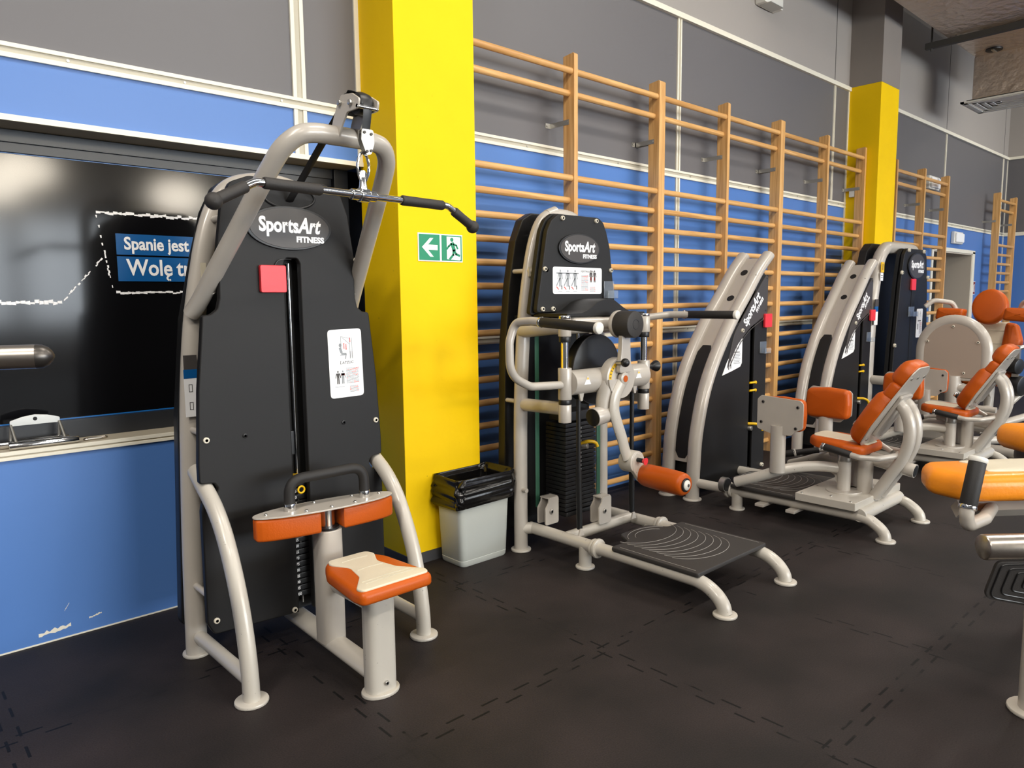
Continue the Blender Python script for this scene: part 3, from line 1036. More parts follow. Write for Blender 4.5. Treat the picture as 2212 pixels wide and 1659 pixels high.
    for y, z in ((2.275, 2.092), (2.205, 2.080)):
        q = B().use(M['black']).cyl((xc - .024, y, z), (xc + .024, y, z), 0.036, seg=28, bev=.006)
        o = q.build('pulley', parent=r)
        B().use(M['zinc']).cyl((xc - .05, y, z), (xc + .05, y, z), 0.010, seg=12, bev=.002).build('axle', parent=o)
    B().use(M['chrome']).cyl((xc - .04, 2.17, 2.063), (xc + .04, 2.17, 2.063), 0.007, seg=10).build('crossbar', parent=r)
    B().use(M['black']).tube(spl([(xc, 2.80, 1.80), (xc, 2.31, 2.108), (xc, 2.275, 2.130)], 3), 0.016, 4, ry=0.003, ref=(1, 0, 0)).tube(spl([(xc, 2.275, 2.130), (xc, 2.205, 2.118), (xc, 2.176, 2.100), (xc, 2.168, 2.06), (xc, 2.184, 1.990)], 5), 0.016, 4, ry=0.003, ref=(1, 0, 0)).build('belt', parent=r)
    # base beam, column, knee pads
    B().use(M['paint_worn']).tube([(xc, 2.90, .085), (xc, 2.20, .062)], .030, 16, ry=.045, ref=(0, 0, 1)).build('base_beam', parent=r)
    q = B().use(P).prism(rpoly([(-.050, -.056), (.050, -.056), (.050, .056), (-.050, .056)], .044, 6), (xc, 2.565, .075), X, Y, .462, .004)
    q.build('column', parent=r)
    B().use(M['black']).prism(ell(.046, .050), (xc, 2.565, .536), X, Y, .010).build('column_collar', parent=r)
    B().use(M['chrome']).cyl((xc, 2.565, .53), (xc, 2.565, .628), .032, seg=24).build('adjuster_tube', parent=r)
    ya = math.radians(-5)
    ux, uy = Vector((math.cos(ya), math.sin(ya), 0)), Vector((-math.sin(ya), math.cos(ya), 0))
    c = Vector((xc, 2.565, .627))
    kp = B().use(P).prism(ell(.288, .078, 48), c, ux, uy, .007, .002).build('knee_pad_plate', parent=r)
    for a, d in ((-.24, -.005), (-.10, -.05), (.0, -.055), (.10, -.05), (-.03, .05), (.13, .045), (.235, .01)):
        screw(kp, c + ux * a + uy * d + Z * .007, (0, 0, 1), .007, 'zinc', .006)
    for s in (-1, 1):
        ks = [.045 + .238 * k / 12 for k in range(13)]
        ff = lambda a: .074 * max(0.02, 1 - (a / .290) ** 2) ** .42
        pl = [(a, -ff(a) * .95) for a in ks] + [(a, ff(a) * .85) for a in ks[::-1]]
        if s < 0:
            pl = [(-a, d) for a, d in pl[::-1]]
        B().use(M['orange']).pad(rpoly(pl, .012, 2), c - Z * .002, ux, -uy, .086, .012, .004).build('knee_pad', parent=r)
    hp = [c + ux * -.145 + Z * .006, c + ux * -.145 + Z * .125, c + ux * .165 + Z * .135, c + ux * .165 + Z * .006]
    hd = B().use(M['rubber']).tube(fil(hp, [.075, .075], 10), .0205, 16).build('grab_handle', parent=r)
    for a in (-.145, .165):
        B().use(M['chrome']).cyl(c + ux * a + Z * .006, c + ux * a + Z * .036, .0225, seg=20, bev=.002).build('ferrule', parent=hd)
    # seat
    q = B().use(M['paint_worn']).prism(rpoly([(-.058, -.040), (.058, -.040), (.058, .040), (-.058, .040)], .038, 6), (xc, 2.205, .012), X, Y, .398, .004)
    q.build('seat_post', parent=r)
    B().use(M['paint_worn']).prism(ell(.074, .058, 32), (xc, 2.205, 0), X, Y, .014, .004).build('foot_plate', parent=r)
    screw(r, (xc, 2.164, .05), r=.009, m='zinc')
    B().use(P).tube([(xc, 2.55, .325), (xc, 2.235, .325)], .036, 16, ry=.026, ref=(0, 0, 1)).build('seat_brace', parent=r)
    ol = [(-.145, -.175), (.145, -.175), (.152, -.12), (.130, .10), (.085, .20), (-.085, .20), (-.130, .10), (-.152, -.12)]
    st = B().use(M['orange']).pad(rpoly(ol, [.03, .03, .05, .1, .06, .06, .1, .05], 5), (xc, 2.235, .408), X, Y, .047, .020, .006, back=.012).build('seat', parent=r)
    il = [(-.135, -.160), (.135, -.160), (.142, -.128), (.078, -.04), (.058, .06), (.095, .14), (.082, .182), (-.082, .182), (-.095, .14), (-.058, .06), (-.078, -.04), (-.142, -.128)]
    pp = rpoly(il, [.02, .02, .02, .05, .06, .04, .04, .04, .04, .06, .05, .02], 4)
    B().use(M['cream']).pad(pp, (xc, 2.235, .4505), X, Y, .0105, .004, .002).build('seat_panel', parent=st)
    for y in (2.12, 2.14, 2.25, 2.36):
        w = .054 if y > 2.2 else .100
        q = B().use(M['trim_in'])
        q.tube([(xc - w, y, .4625), (xc, y + .004, .4632), (xc + w, y, .4625)], .0012, 6)
        q.build('stitching', parent=st)
    return r

build_lat()

def build_lat_bar():
    xc = 1.346
    C0 = Vector((xc, 2.213, 1.787))
    v = Vector((.5315, .0628, 0)).normalized()
    def p(s, dz=0.0):
        return C0 + v * s + Z * dz
    r = root('lat_bar', 'long black-gripped chrome pulldown bar with bent ends hanging from the lat machine pulley', 'exercise bar', tuple(C0))
    core = fil([p(-.535, -.073), p(-.40, -.004), p(.40, -.004), p(.535, -.073)], .06, 8)
    B().use(M['chrome']).tube(core, .0125, 14).build('bar', parent=r)
    for s in (-1, 1):
        B().use(M['tape']).tube([p(s * .170, -.004), p(s * .176, -.004), p(s * .27, -.004), p(s * .368, -.004), p(s * .374, -.004)], [.0165, .0185, .0178, .0185, .0165], 16).build('inner_grip', parent=r)
        a, e = p(s * .432, -.0205), p(s * .532, -.0715)
        B().use(M['tape']).tube([a, a + (e - a) * .05, a + (e - a) * .5, e], [.0165, .0185, .0178, .0185], 16).build('outer_grip', parent=r)
        B().use(M['tape']).ball(p(s * .535, -.073), .0255).build('end_knob', parent=r)
    h = B().use(M['chrome'])
    h.cyl(p(-.052, -.004), p(.052, -.004), .0185, seg=20, bev=.004)
    h.cyl(p(-.020, -.004), p(.020, -.004), .024, seg=20, bev=.004)
    h.tube([p(0, .0), p(0, .03), p(0, .055)], [.020, .013, .011], 14)
    h.prism(ell(.016, .020, 20), C0 + Z * .060 + Y * .006, X, Z, .012, .002)
    h.build('swivel', parent=r)
    cp = [(0.017 * math.cos(a), 0.045 * math.sin(a) + 0.012 * math.sin(a) * abs(math.sin(a))) for a in [2 * PI * k / 30 for k in range(30)]]
    B().use(M['chrome']).tube([(xc + a, 2.208 - a * .5, 1.876 + z * .85) for a, z in cp], .0048, 8, closed=True).build('carabiner', parent=r)
    cl = [(-.021, .045), (.024, .045), (.026, .0), (.014, -.035), (-.004, -.04), (-.016, -.012), (-.024, .01)]
    k = B().use(M['zinc']).prism(rpoly(cl, .008, 3), (xc, 2.198, 1.950), X, Z, .004, .001)
    k.prism(rpoly(cl, .008, 3), (xc, 2.184 - .006, 1.950), X, Z, .004, .001)
    k.use(M['ink'])
    for a, z in ((-.012, .033), (.014, .030), (.012, -.024), (-.004, -.028)):
        k.cyl((xc + a, 2.170, 1.950 + z), (xc + a, 2.20, 1.950 + z), .005, seg=10)
    k.build('belt_clamp', parent=r)

build_lat_bar()

# ================================================================== litter bin with its bag
def build_bin():
    cx, cy, hw, hd = 2.500, 3.062, .168, .100
    r = root('waste_bin', 'pale grey plastic waste bin standing against the front of the near yellow pillar', 'bin', (cx, cy, 0))
    def ring(z, k, n=7):
        w, d = hw * k, hd * k
        return [(cx + a, cy + b_, z) for a, b_ in rpoly([(-w, -d), (w, -d), (w, d), (-w, d)], .035, n)]
    def skin(bb, rings, cap=True):
        t = bmesh.new()
        R = [[t.verts.new(p) for p in q] for q in rings]
        n = len(R[0])
        for A, C in zip(R, R[1:]):
            for j in range(n):
                t.faces.new((A[j], A[(j + 1) % n], C[(j + 1) % n], C[j]))
        if cap:
            t.faces.new(R[0][::-1])
        bb._add(t)
    b = B().use(M['bin'])
    skin(b, [ring(.0, .93), ring(.008, .97), ring(.032, .985), ring(.034, .970), ring(.038, .985), ring(.37, 1.07), ring(.37, 1.02), ring(.06, .93)], True)
    b.build('body', parent=r)
    # bag: folded over the rim, crumpled
    from mathutils import noise
    prof = [(.12, .88), (.30, .93), (.44, 1.00), (.470, 1.04), (.486, 1.09), (.488, 1.13), (.476, 1.17), (.45, 1.20), (.42, 1.225), (.39, 1.24), (.365, 1.245), (.345, 1.225), (.330, 1.17), (.345, 1.12)]
    prof3 = [(p.x, p.y) for p in spl([(a, c, 0) for a, c in prof], 5)]
    t = bmesh.new()
    R = []
    n = 41
    for i, (z, k) in enumerate(prof3):
        q = []
        base = rpoly([(-hw * k, -hd * k * 1.10), (hw * k, -hd * k * 1.10), (hw * k, hd * k * 1.10), (-hw * k, hd * k * 1.10)], .045, n)
        w = .12 if z < .43 and i < 14 else min(1.0, (i + 5) / 14)
        for j, (a, c) in enumerate(base):
            p = Vector((a * 9, c * 9, z * 11))
            f = abs(noise.noise(p)) * 1.5 + abs(noise.noise(p * 2.7 + Vector((5, 1, 2)))) * .8 - .55
            f2 = noise.noise(Vector((a * 14, c * 14, z * 3 + 4)))
            l = math.hypot(a, c)
            am = (.030 * w) * f + .008 * f2 * w
            dz = .022 * w * noise.noise(Vector((a * 7, c * 7, 9)))
            q.append(t.verts.new((cx + a * (1 + am / l), min(cy + c * (1 + am / l), 3.181), z + dz)))
        R.append(q)
    m = len(R[0])
    for A, C in zip(R, R[1:]):
        for j in range(m):
            t.faces.new((A[j], A[(j + 1) % m], C[(j + 1) % m], C[j]))
    t.faces.new(R[0])
    bb = B().use(M['bag'])
    bb._add(t)
    o = bb.build('bin_liner', base=(cx, cy, .32), sharp=32)
    tag(o, 'crumpled black bin bag folded over the rim of the grey waste bin', 'bin bag')

build_bin()

# ================================================================== standing hip machine
def step_plate(parent, x0, x1, y0, y1, z, tongue=True):
    """black rubber step with arc-shaped grooves; y0 is the room side."""
    xm = (x0 + x1) / 2
    w = x1 - x0
    pl = [(x0, y0), (x1, y0), (x1, y1), (xm + w * .28, y1), (xm + w * .18, y1 + .10), (xm - w * .18, y1 + .10), (xm - w * .28, y1), (x0, y1)]
    rad = [.015, .015, .015, .03, .04, .04, .03, .015]
    if not tongue:
        pl, rad = pl[:3] + pl[-1:], .015
    o = B().use(M['matblack']).prism(rpoly(pl, rad, 4), (0, 0, z), X, Y, .022, .006).build('step_plate', parent=parent)
    b = B().use(M['line'])
    yc = y1 + .02
    zt = z + .0222
    for k in range(8):
        yk = y1 + .035 - k * .046
        pts = []
        for q in range(19):
            a = math.radians(188 + 164 * q / 18)
            px, py = xm + w * .355 * math.cos(a), yk + .150 * math.sin(a)
            if py > y0 + .02:
                pts.append((px, py, zt))
        b.tube(pts, .0014, 5)
    if tongue:
        for k in range(2):
            b.tube([(xm + (w * .26 - k * .05) * math.cos(a), y1 - .03 + (.11 - k * .03) * math.sin(a), zt) for a in [PI * q / 16 for q in range(2, 15)]], .0014, 5)
    for xx in (x0 + .025, x1 - .025):
        b.tube([(xx, y0 + .03, zt), (xx, y1 - .04, zt)], .0012, 5)
    b.build('groove_line', parent=o)
    return o

def flange(b, p, d, r=.05):
    p, d = Vector(p), Vector(d).normalized()
    b.cyl(p - d * .010, p + d * .010, r, seg=24, bev=.006)

def rail(parent, x, y0, y1, zr, bend, foot_y, r=.033, pads=()):
    """floor rail running towards the room, curving down to a foot plate."""
    pts = [(x, y0, zr), (x, y1, zr)]
    arc = [(x, y1 - .02, zr + .002), (x, y1 - .10, zr - .008), (x, y1 - .16, zr - .05), (x, y1 - .19, .012)]
    path = [Vector((x, y0, zr))] + spl([(x, y0 - .3, zr), (x, y1 + .05, zr), (x, foot_y + .13, zr - .005), (x, foot_y + .055, zr - .035), (x, foot_y + .012, .05), (x, foot_y, .010)], 5)
    B().use(M['paint_worn']).tube(path, r, 16).build('floor_rail', parent=parent)
    foot(parent, x, foot_y, .055)

def build_hip():
    xc = 3.085
    r = root('hip_machine', 'silver standing hip machine with round black pulley, orange leg roller and black step plate', 'gym machine', (xc, 2.5, 0))
    P, PW = M['paint'], M['paint_worn']
    yp = 2.96
    half = [(-.322, 0), (-.320, .50), (-.312, .9), (-.285, 1.292), (-.243, 1.56), (-.205, 1.72), (-.150, 1.84), (-.07, 1.893)]
    pts = half + [(-a + (.06 if z < 1.0 else .05 if z < 1.4 else .02), z) for a, z in half[::-1]]
    B().use(P).tube(spl([(xc + a, yp, z) for a, z in pts], 4), .034, 16, ry=.043, ref=(0, 1, 0)).build('rear_frame', parent=r)
    B().use(P).cyl((xc - .1, yp, 1.90), (xc - .03, yp, 1.925), .03).build('frame_cap', parent=r)
    for a in (-.322, .385):
        foot(r, xc + a, yp, .058)
    sh = [(-.375, .10), (-.350, .5), (-.335, 1.16), (-.300, 1.499), (-.250, 1.758), (-.195, 1.880), (-.12, 1.92)]
    B().use(M['black']).prism(rpoly(sh + [(-a, z) for a, z in sh[::-1]], .03, 3), (xc, 3.12, 0), X, Z, .06, .01).build('rear_cover', parent=r)
    for z, a in ((.36, .33), (.86, .325), (1.585, .262)):
        B().use(P).cyl((xc - a, 2.80 if z > 1 else 2.9, z), (xc - a, 3.07, z), .013, seg=12).build('spacer', parent=r)
    # upper cover
    pn = [(-.341, 1.355), (-.298, 1.583), (-.258, 1.790), (-.225, 1.850), (-.170, 1.888), (.165, 1.888), (.205, 1.862), (.232, 1.810), (.262, 1.725), (.318, 1.355)]
    fc = B().use(M['panel']).prism(rpoly(pn, [.02, .2, .1, .05, .05, .05, .05, .06, .1, .02], 3), (xc, 2.835, 0), X, Z, .035, .006).build('front_cover', parent=r, sharp=50)
    B().use(M['deep']).prism(rpoly([(a * 1.04, z - .01 if z < 1.4 else z + .006) for a, z in pn], [.02, .2, .1, .05, .05, .05, .05, .06, .1, .02], 3), (xc, 2.87, 0), X, Z, .03, .004).build('cover_backing', parent=r)
    # lower hump shelf of the cover
    hp = [(-.315, 1.335), (-.315, 1.352), (-.200, 1.354), (-.150, 1.368), (-.07, 1.412), (.0, 1.428), (.07, 1.418), (.15, 1.376), (.21, 1.354), (.335, 1.352), (.335, 1.335)]
    def hump(y0, y1, name, m, dz=0.0, sc=1.0):
        return B().use(M[m]).prism([(a * sc, z + dz) for a, z in hp][::-1], (xc, y0, 0), X, Z, y0 - y1, .003).build(name, parent=r, sharp=35)
    hump(2.85, 2.60, 'cover_hump', 'panel')
    logo(r, (xc - .008, 2.799, 1.706), X, Z, .170, .084, .075)
    for a, z in ((-.143, 1.866), (.135, 1.868), (-.281, 1.589), (.266, 1.592), (-.30, 1.375), (-.22, 1.375)):
        screw(r, (xc + a, 2.799, z), r=.013, l=.012)
    instruction_card(r, (xc - .016, 2.799, 1.530), X, Z, .405, .147, 'hip', title=('H\u00fcftmaschine', .022, .052, .016))
    q = B().use(M['clear'])
    q.box2((xc + .20, 2.790, 1.43), (xc + .29, 2.793, 1.53), .001).box2((xc + .20, 2.76, 1.43), (xc + .29, 2.763, 1.475), .001).box2((xc + .20, 2.763, 1.43), (xc + .29, 2.790, 1.433), .001)
    q.build('acrylic_holder', parent=r)
    B().use(M['cream']).box2((xc - .285, 2.918, 1.555), (xc - .245, 2.922, 1.605)).build('post_sticker', parent=r)
    # horizontal head beam and the two slider columns
    ys = 2.600
    B().use(P).tube([(xc - .30, yp, 1.26), (xc - .30, 2.72, 1.285), (xc - .25, 2.63, 1.29), (xc + .30, 2.63, 1.29), (xc + .36, 2.72, 1.285), (xc + .40, yp, 1.26)], .045, 16).build('head_beam', parent=r)
    B().use(P).tube([(xc - .315, yp, .845), (xc - .33, ys, .855)], .036, 16, ry=.028, ref=(0, 0, 1)).build('lower_brace', parent=r)
    B().use(P).tube([(xc + .385, yp, .845), (xc + .33, ys, .86)], .036, 16, ry=.028, ref=(0, 0, 1)).build('lower_brace', parent=r)
    for a in (-.335, .330):
        o = B().use(M['chrome']).cyl((xc + a, ys, .88), (xc + a, ys, 1.335), .019, seg=24).build('slider_column', parent=r)
        B().use(P).cyl((xc + a, ys, 1.235), (xc + a, ys, 1.325), .034, seg=24, bev=.003).build('top_socket', parent=o)
        B().use(M['chrome']).cyl((xc + a, ys, 1.325), (xc + a, ys, 1.342), .032, seg=24, bev=.004).build('cap', parent=o)
        B().use(M['black']).cyl((xc + a, ys, 1.205), (xc + a, ys, 1.236), .031, seg=24, bev=.003).build('bumper', parent=o)
        B().use(M['black']).cyl((xc + a, ys, .878), (xc + a, ys, .905), .033, seg=24, bev=.003).build('bumper', parent=o)
        B().use(P).cyl((xc + a, ys, .785), (xc + a, ys, .88), .034, seg=24, bev=.003).build('bottom_socket', parent=o)
        if a < 0:
            q = B().use(M['yel']).box2((xc + a - .024, ys - .004, .98), (xc + a - .018, ys + .004, 1.20))
            q.build('scale_strip', parent=o)
        B().use(P).cyl((xc + a, ys, .905), (xc + a, ys, 1.072), .036, seg=24, bev=.004).build('carriage_sleeve', parent=r)
    B().use(P).cyl((xc - .31, ys, .990), (xc + .31, ys, .990), .066, seg=32).build('carriage_tube', parent=r)
    for a in (-.23, .20):
        q = B().use(M['white']).prism([(-.026, -.018), (.026, -.018), (0, .026)], (xc + a, ys - .0655, 1.0), X, Z, .001)
        q.use(M['yel']).prism([(-.008, .008), (.008, .008), (0, .022)], (xc + a, ys - .0668, 1.0), X, Z, .001)
        q.build('warning_sticker', parent=r)
    B().use(M['black']).tube([(xc + .36, ys, 1.03), (xc + .395, ys, 1.03), (xc + .41, ys, 1.03), (xc + .425, ys, 1.03), (xc + .45, ys, 1.03), (xc + .455, ys, 1.03)], [.014, .012, .012, .026, .034, .030], 14).build('side_knob', parent=r)
    # big cam disc behind the carriage
    q = B().use(M['black']).cyl((xc + .005, 2.735, 1.035), (xc + .005, 2.675, 1.035), .200, seg=48, bev=.004)
    dd = q.build('cam_disc', parent=r)
    B().use(M['badge']).tube([(xc + .005 + .196 * math.cos(a), 2.676, 1.035 + .196 * math.sin(a)) for a in [2 * PI * k / 48 for k in range(48)]], .003, 6, closed=True).build('disc_rim', parent=dd)
    # hub with scale
    hy = 2.490
    q = B().use(P).cyl((xc, ys - .04, .998), (xc, hy + .012, .998), .113, seg=48, bev=.006)
    hub = q.build('hub_housing', parent=r)
    B().use(P).prism([(.108 * math.cos(a), .108 * math.sin(a)) for a in [math.radians(180 + 180 * k / 24) for k in range(25)]] + [(.108 * math.cos(a), .108 * math.sin(a)) for a in [math.radians(-0 + 62 * k / 8) for k in range(1, 9)]] + [(.0, .0)], (xc, hy + .012, .998), X, Z, .012, .003).build('hub_cover', parent=hub)
    q = B().use(M['yel'])
    arc = [math.radians(118 + 62 * k / 10) for k in range(11)]
    q.prism([(.098 * math.cos(a), .098 * math.sin(a)) for a in arc] + [(.078 * math.cos(a), .078 * math.sin(a)) for a in arc[::-1]], (xc, hy + .0115, .998), X, Z, .0012)
    q.use(M['ink'])
    for k, a in enumerate([math.radians(126 + 12 * k) for k in range(5)]):
        q.text('12345'[k], (xc + .088 * math.cos(a), hy + .0098, .998 + .088 * math.sin(a)), (math.sin(a), 0, -math.cos(a)), (math.cos(a), 0, math.sin(a)), .016, bold=.0006)
    q.build('angle_scale', parent=hub)
    B().use(P).cyl((xc, hy + .005, .998), (xc, hy - .022, .998), .036, seg=28, bev=.008).build('hub_cap', parent=hub)
    B().use(M['orange']).cyl((xc, hy - .020, .998), (xc, hy - .024, .998), .018, seg=20).build('hub_button', parent=hub)
    k0 = Vector((xc - .045, hy + .005, 1.085))
    B().use(M['zinc']).cyl(k0, k0 + Vector((.0, -.045, .004)), .009, seg=12).build('pull_pin', parent=hub)
    B().use(M['black']).ball(k0 + Vector((0, -.060, .004)), .024, (1, 1, 1)).build('pull_knob', parent=hub)
    # swinging arm: counterweight on top, long curved leg below
    ay = hy - .002
    am = [(.018, 1.27), (-.005, 1.20), (-.028, 1.12), (.052, 1.075), (.055, 1.20), (.050, 1.27)]
    q = B().use(P).prism(rpoly([(-.045, 1.03), (.055, 1.03), (.047, 1.15), (.042, 1.27), (-.022, 1.27), (-.030, 1.15)], .012, 3), (xc, ay + .012, 0), X, Z, .030, .006)
    q.build('upper_arm', parent=r)
    q = B().use(M['tape']).cyl((xc + .015, ay + .035, 1.290), (xc + .015, ay - .075, 1.290), .072, seg=40, bev=.010)
    cw = q.build('counterweight', parent=r)
    B().use(P).cyl((xc + .015, ay + .055, 1.290), (xc + .015, ay + .033, 1.290), .074, seg=40, bev=.004).build('weight_backplate', parent=cw)
    B().use(M['black']).tube([(xc + .015 + .026 * math.cos(a), ay - .0755, 1.290 + .026 * math.sin(a)) for a in [2 * PI * k / 28 for k in range(28)]], .0012, 6, closed=True).build('face_ring', parent=cw)
    lower = spl([(xc - .005, ay, .98), (xc - .055, ay, .91), (xc - .068, ay, .83), (xc - .040, ay, .75), (xc - .002, ay, .67), (xc + .020, ay, .61), (xc + .045, ay, .555)], 5)
    B().use(PW).tube(lower, .036, 14, ry=.019, ref=(1, 0, 0)).build('lower_arm', parent=r)
    q = B().use(P).tube([(xc - .075, ay + .05, .98), (xc - .105, ay + .05, .88), (xc - .110, ay + .05, .815)], [.045, .038, .034], 14)
    q.build('arm_casting', parent=r)
    q = B().use(P).cyl((xc - .185, ay + .05, .800), (xc - .06, ay + .05, .812), .050, seg=28, bev=.003)
    o = q.build('pivot_stub', parent=r)
    B().use(M['black']).cyl((xc - .1875, ay + .05, .7998), (xc - .180, ay + .05, .8005), .047, seg=28).build('stub_cap', parent=o)
    kz, kx = .528, xc + .092
    q = B().use(PW).cyl((kx, ay + .055, kz), (kx, ay - .035, kz), .062, seg=36, bev=.006)
    kn = q.build('knee_joint', parent=r)
    B().use(M['badge']).prism(ell(.026, .036, 24, 0, -.005), (kx + .012, ay - .0345, kz), X, Z, .002).build('joint_slot', parent=kn)
    B().use(M['black']).tube([(kx - .005, ay - .03, kz + .015), (kx + .004, ay - .075, kz + .012)], .013, 12).build('pin_stem', parent=kn)
    B().use(M['red']).tube([(kx + .004, ay - .072, kz + .012), (kx + .005, ay - .088, kz + .011)], [.014, .021], 14).build('red_knob', parent=kn)
    B().use(PW).prism(rpoly([(-.05, .02), (-.01, .058), (.045, .03), (.095, -.045), (.085, -.115), (.02, -.115), (-.04, -.045)][::-1], .015, 3), (kx, ay - .012, kz), X, Z, .026, .006).build('roller_bracket', parent=kn)
    rx, rz_ = kx + .062, kz - .080
    q = B().use(M['orange'])
    L0, L1 = ay - .02, ay - .345
    pr = [(0, .036), (.004, .047), (.012, .055), (.025, .061), (.06, .064), (.16, .065), (.26, .064), (.300, .061), (.312, .056), (.320, .047), (.322, .036)]
    q.tube([(rx - .050 * t / .32, L0 - t, rz_ + .004 * t / .32) for t, _ in pr], [w for _, w in pr], 28)
    ro = q.build('leg_roller', parent=r)
    ex, ez = rx - .050, rz_ + .004
    B().use(M['black']).cyl((ex, L0 - .318, ez), (ex, L0 - .327, ez), .037, seg=28, bev=.003).build('roller_ring', parent=ro)
    B().use(M['plastic_white']).tube([(ex, L0 - .322, ez), (ex, L0 - .332, ez), (ex, L0 - .338, ez)], [.028, .027, .018], 24).build('roller_cap', parent=ro)
    B().use(M['badge']).cyl((ex, L0 - .337, ez), (ex, L0 - .3395, ez), .009, seg=14).build('cap_hole', parent=ro)
    # side handles
    for s in (-1, 1):
        a0 = -.335 if s < 0 else .330
        pth = [(xc + a0 + s * .03, ys, .985), (xc + s * .585, ys, .995), (xc + s * .72, ys, 1.06), (xc + s * .722, ys, 1.225), (xc + s * .690, ys - .005, 1.318), (xc + s * .690, ys - .12, 1.325), (xc + s * .690, 2.06 + (.12 if s > 0 else 0), 1.300)]
        if s > 0:
            pth = [(xc + .385, 2.88, 1.262), (xc + .50, 2.83, 1.300), (xc + .66, 2.66, 1.328), (xc + .690, 2.52, 1.328), (xc + .690, 2.215, 1.328)]
        f = fil(pth, [.12, .12, .1, .05, .05] if s < 0 else .06, 8)
        hd = B().use(P).tube(f, .021, 14).build('side_handle', parent=r)
        e0 = Vector(pth[-1]); dr = (Vector(pth[-2]) - e0).normalized()
        B().use(M['rubber']).cyl(e0 + dr * .015, e0 + dr * .350, .0235, seg=20, bev=.003).build('grip', parent=hd)
        B().use(M['plastic_white']).cyl(e0 - dr * .005, e0 + dr * .017, .0265, seg=20, bev=.006).build('end_cap', parent=hd)
        B().use(M['chrome']).cyl(e0 + dr * .348, e0 + dr * .362, .0255, seg=20, bev=.003).build('ferrule', parent=hd)
    # gas struts
    for a in (-.240, .212):
        o = B().use(M['black']).cyl((xc + a, ys - .01, .50), (xc + a, ys - .01, .900), .0125, seg=14).build('gas_strut', parent=r)
        B().use(M['black']).cyl((xc + a + .008, ys - .01, .19), (xc + a, ys - .01, .52), .016, seg=14).build('strut_body', parent=o)
        for z in (.92, .175):
            B().use(P).prism([(-.022, -.02 if z < .5 else .02), (.022, -.02 if z < .5 else .02), (.008, .02 if z < .5 else -.03), (-.008, .02 if z < .5 else -.03)][::(1 if z < .5 else -1)], (xc + a + .004, ys - .018, z), X, Z, .012, .003).build('strut_lug', parent=o)
    # weight stack
    for k in range(21):
        z = .715 - k * .0243
        o = B().use(M['black']).box2((xc - .128, 2.79, z - .0107), (xc + .128, 2.95, z + .0107), .003).build('weight_plate', parent=r)
        B().use(M['white']).text(str(5 + 5 * k if k else 5), (xc - .005, 2.7895, z), X, Z, .0145, bold=.0005).build('number', parent=o)
    B().use(M['black']).box2((xc - .11, 2.80, .735), (xc + .11, 2.94, .79), .006).build('top_plate', parent=r)
    B().use(M['black']).box2((xc - .12, 2.79, .185), (xc + .12, 2.95, .212), .006).build('stack_base', parent=r)
    q = B().use(M['yel']).tube(spl([(xc - .01, 2.785, .60), (xc + .015, 2.75, .615), (xc + .06, 2.735, .605), (xc + .075, 2.73, .58)], 4), .010, 10)
    q.build('selector_handle', parent=r)
    B().use(M['zinc']).cyl((xc - .005, 2.79, .585), (xc + .01, 2.745, .590), .017, seg=14, bev=.003).build('selector_pin', parent=r)
    for a in (-.06, .06):
        B().use(M['chrome']).cyl((xc + a, 2.87, .2), (xc + a, 2.87, 1.30), .010, seg=12).build('guide_rod', parent=r)
    for a, y in ((-.215, 2.93), (.165, 2.80)):
        B().use(M['belt_green']).tube([(xc + a, y, .24), (xc + a, y, 1.26)], .016, 4, ry=.003, ref=(1, 0, 0)).build('drive_belt', parent=r)
    B().use(M['deep']).box2((xc - .27, 3.02, .16), (xc + .33, 3.055, 1.34)).build('inner_back', parent=r)
    # base frame
    for a, sx in ((-.265, -1), (.295, 1)):
        x = xc + a + (.0 if sx < 0 else .0)
        rail(r, x, 2.94, 1.90, .128, 0, 1.680)
        b = B().use(PW)
        flange(b, (x, 2.43, .128), (0, 1, 0), .052)
        flange(b, (x, 2.455, .128), (0, 1, 0), .046)
        b.build('rail_flange', parent=r)
        B().use(PW).cyl((x, 2.52, .012), (x, 2.52, .12), .034, seg=20).build('short_leg', parent=r)
        foot(r, x, 2.52, .052)
        q = B().use(PW).cyl((xc + (-.322 if sx < 0 else .385), yp, .13), (x, 2.92, .128), .034, seg=18)
        q.build('rail_joint', parent=r)
    B().use(PW).cyl((xc - .265, 2.66, .132), (xc + .295, 2.66, .132), .032, seg=18).build('cross_tube', parent=r)
    for a, y in ((-.205, 2.86), (.02, 2.66)):
        q = B().use(P).prism(rpoly([(-.055, -.075), (.050, -.075), (.050, .080), (-.025, .080), (-.030, .052), (-.055, .02)], .014, 3), (xc + a, y - .03, .235), X, Z, .010, .002)
        q.prism(rpoly([(-.055, -.075), (.050, -.075), (.050, .080), (-.025, .080), (-.030, .052), (-.055, .02)], .014, 3), (xc + a, y + .03, .235), X, Z, .010, .002)
        q.box2((xc + a - .03, y - .03, .308), (xc + a + .05, y + .03, .315))
        o = q.build('belt_bracket', parent=r)
        screw(o, (xc + a - .012, y - .041, .235), r=.014, m='zinc')
    step_plate(r, 2.785, 3.405, 1.80, 2.315, .152)
    return r

build_hip()

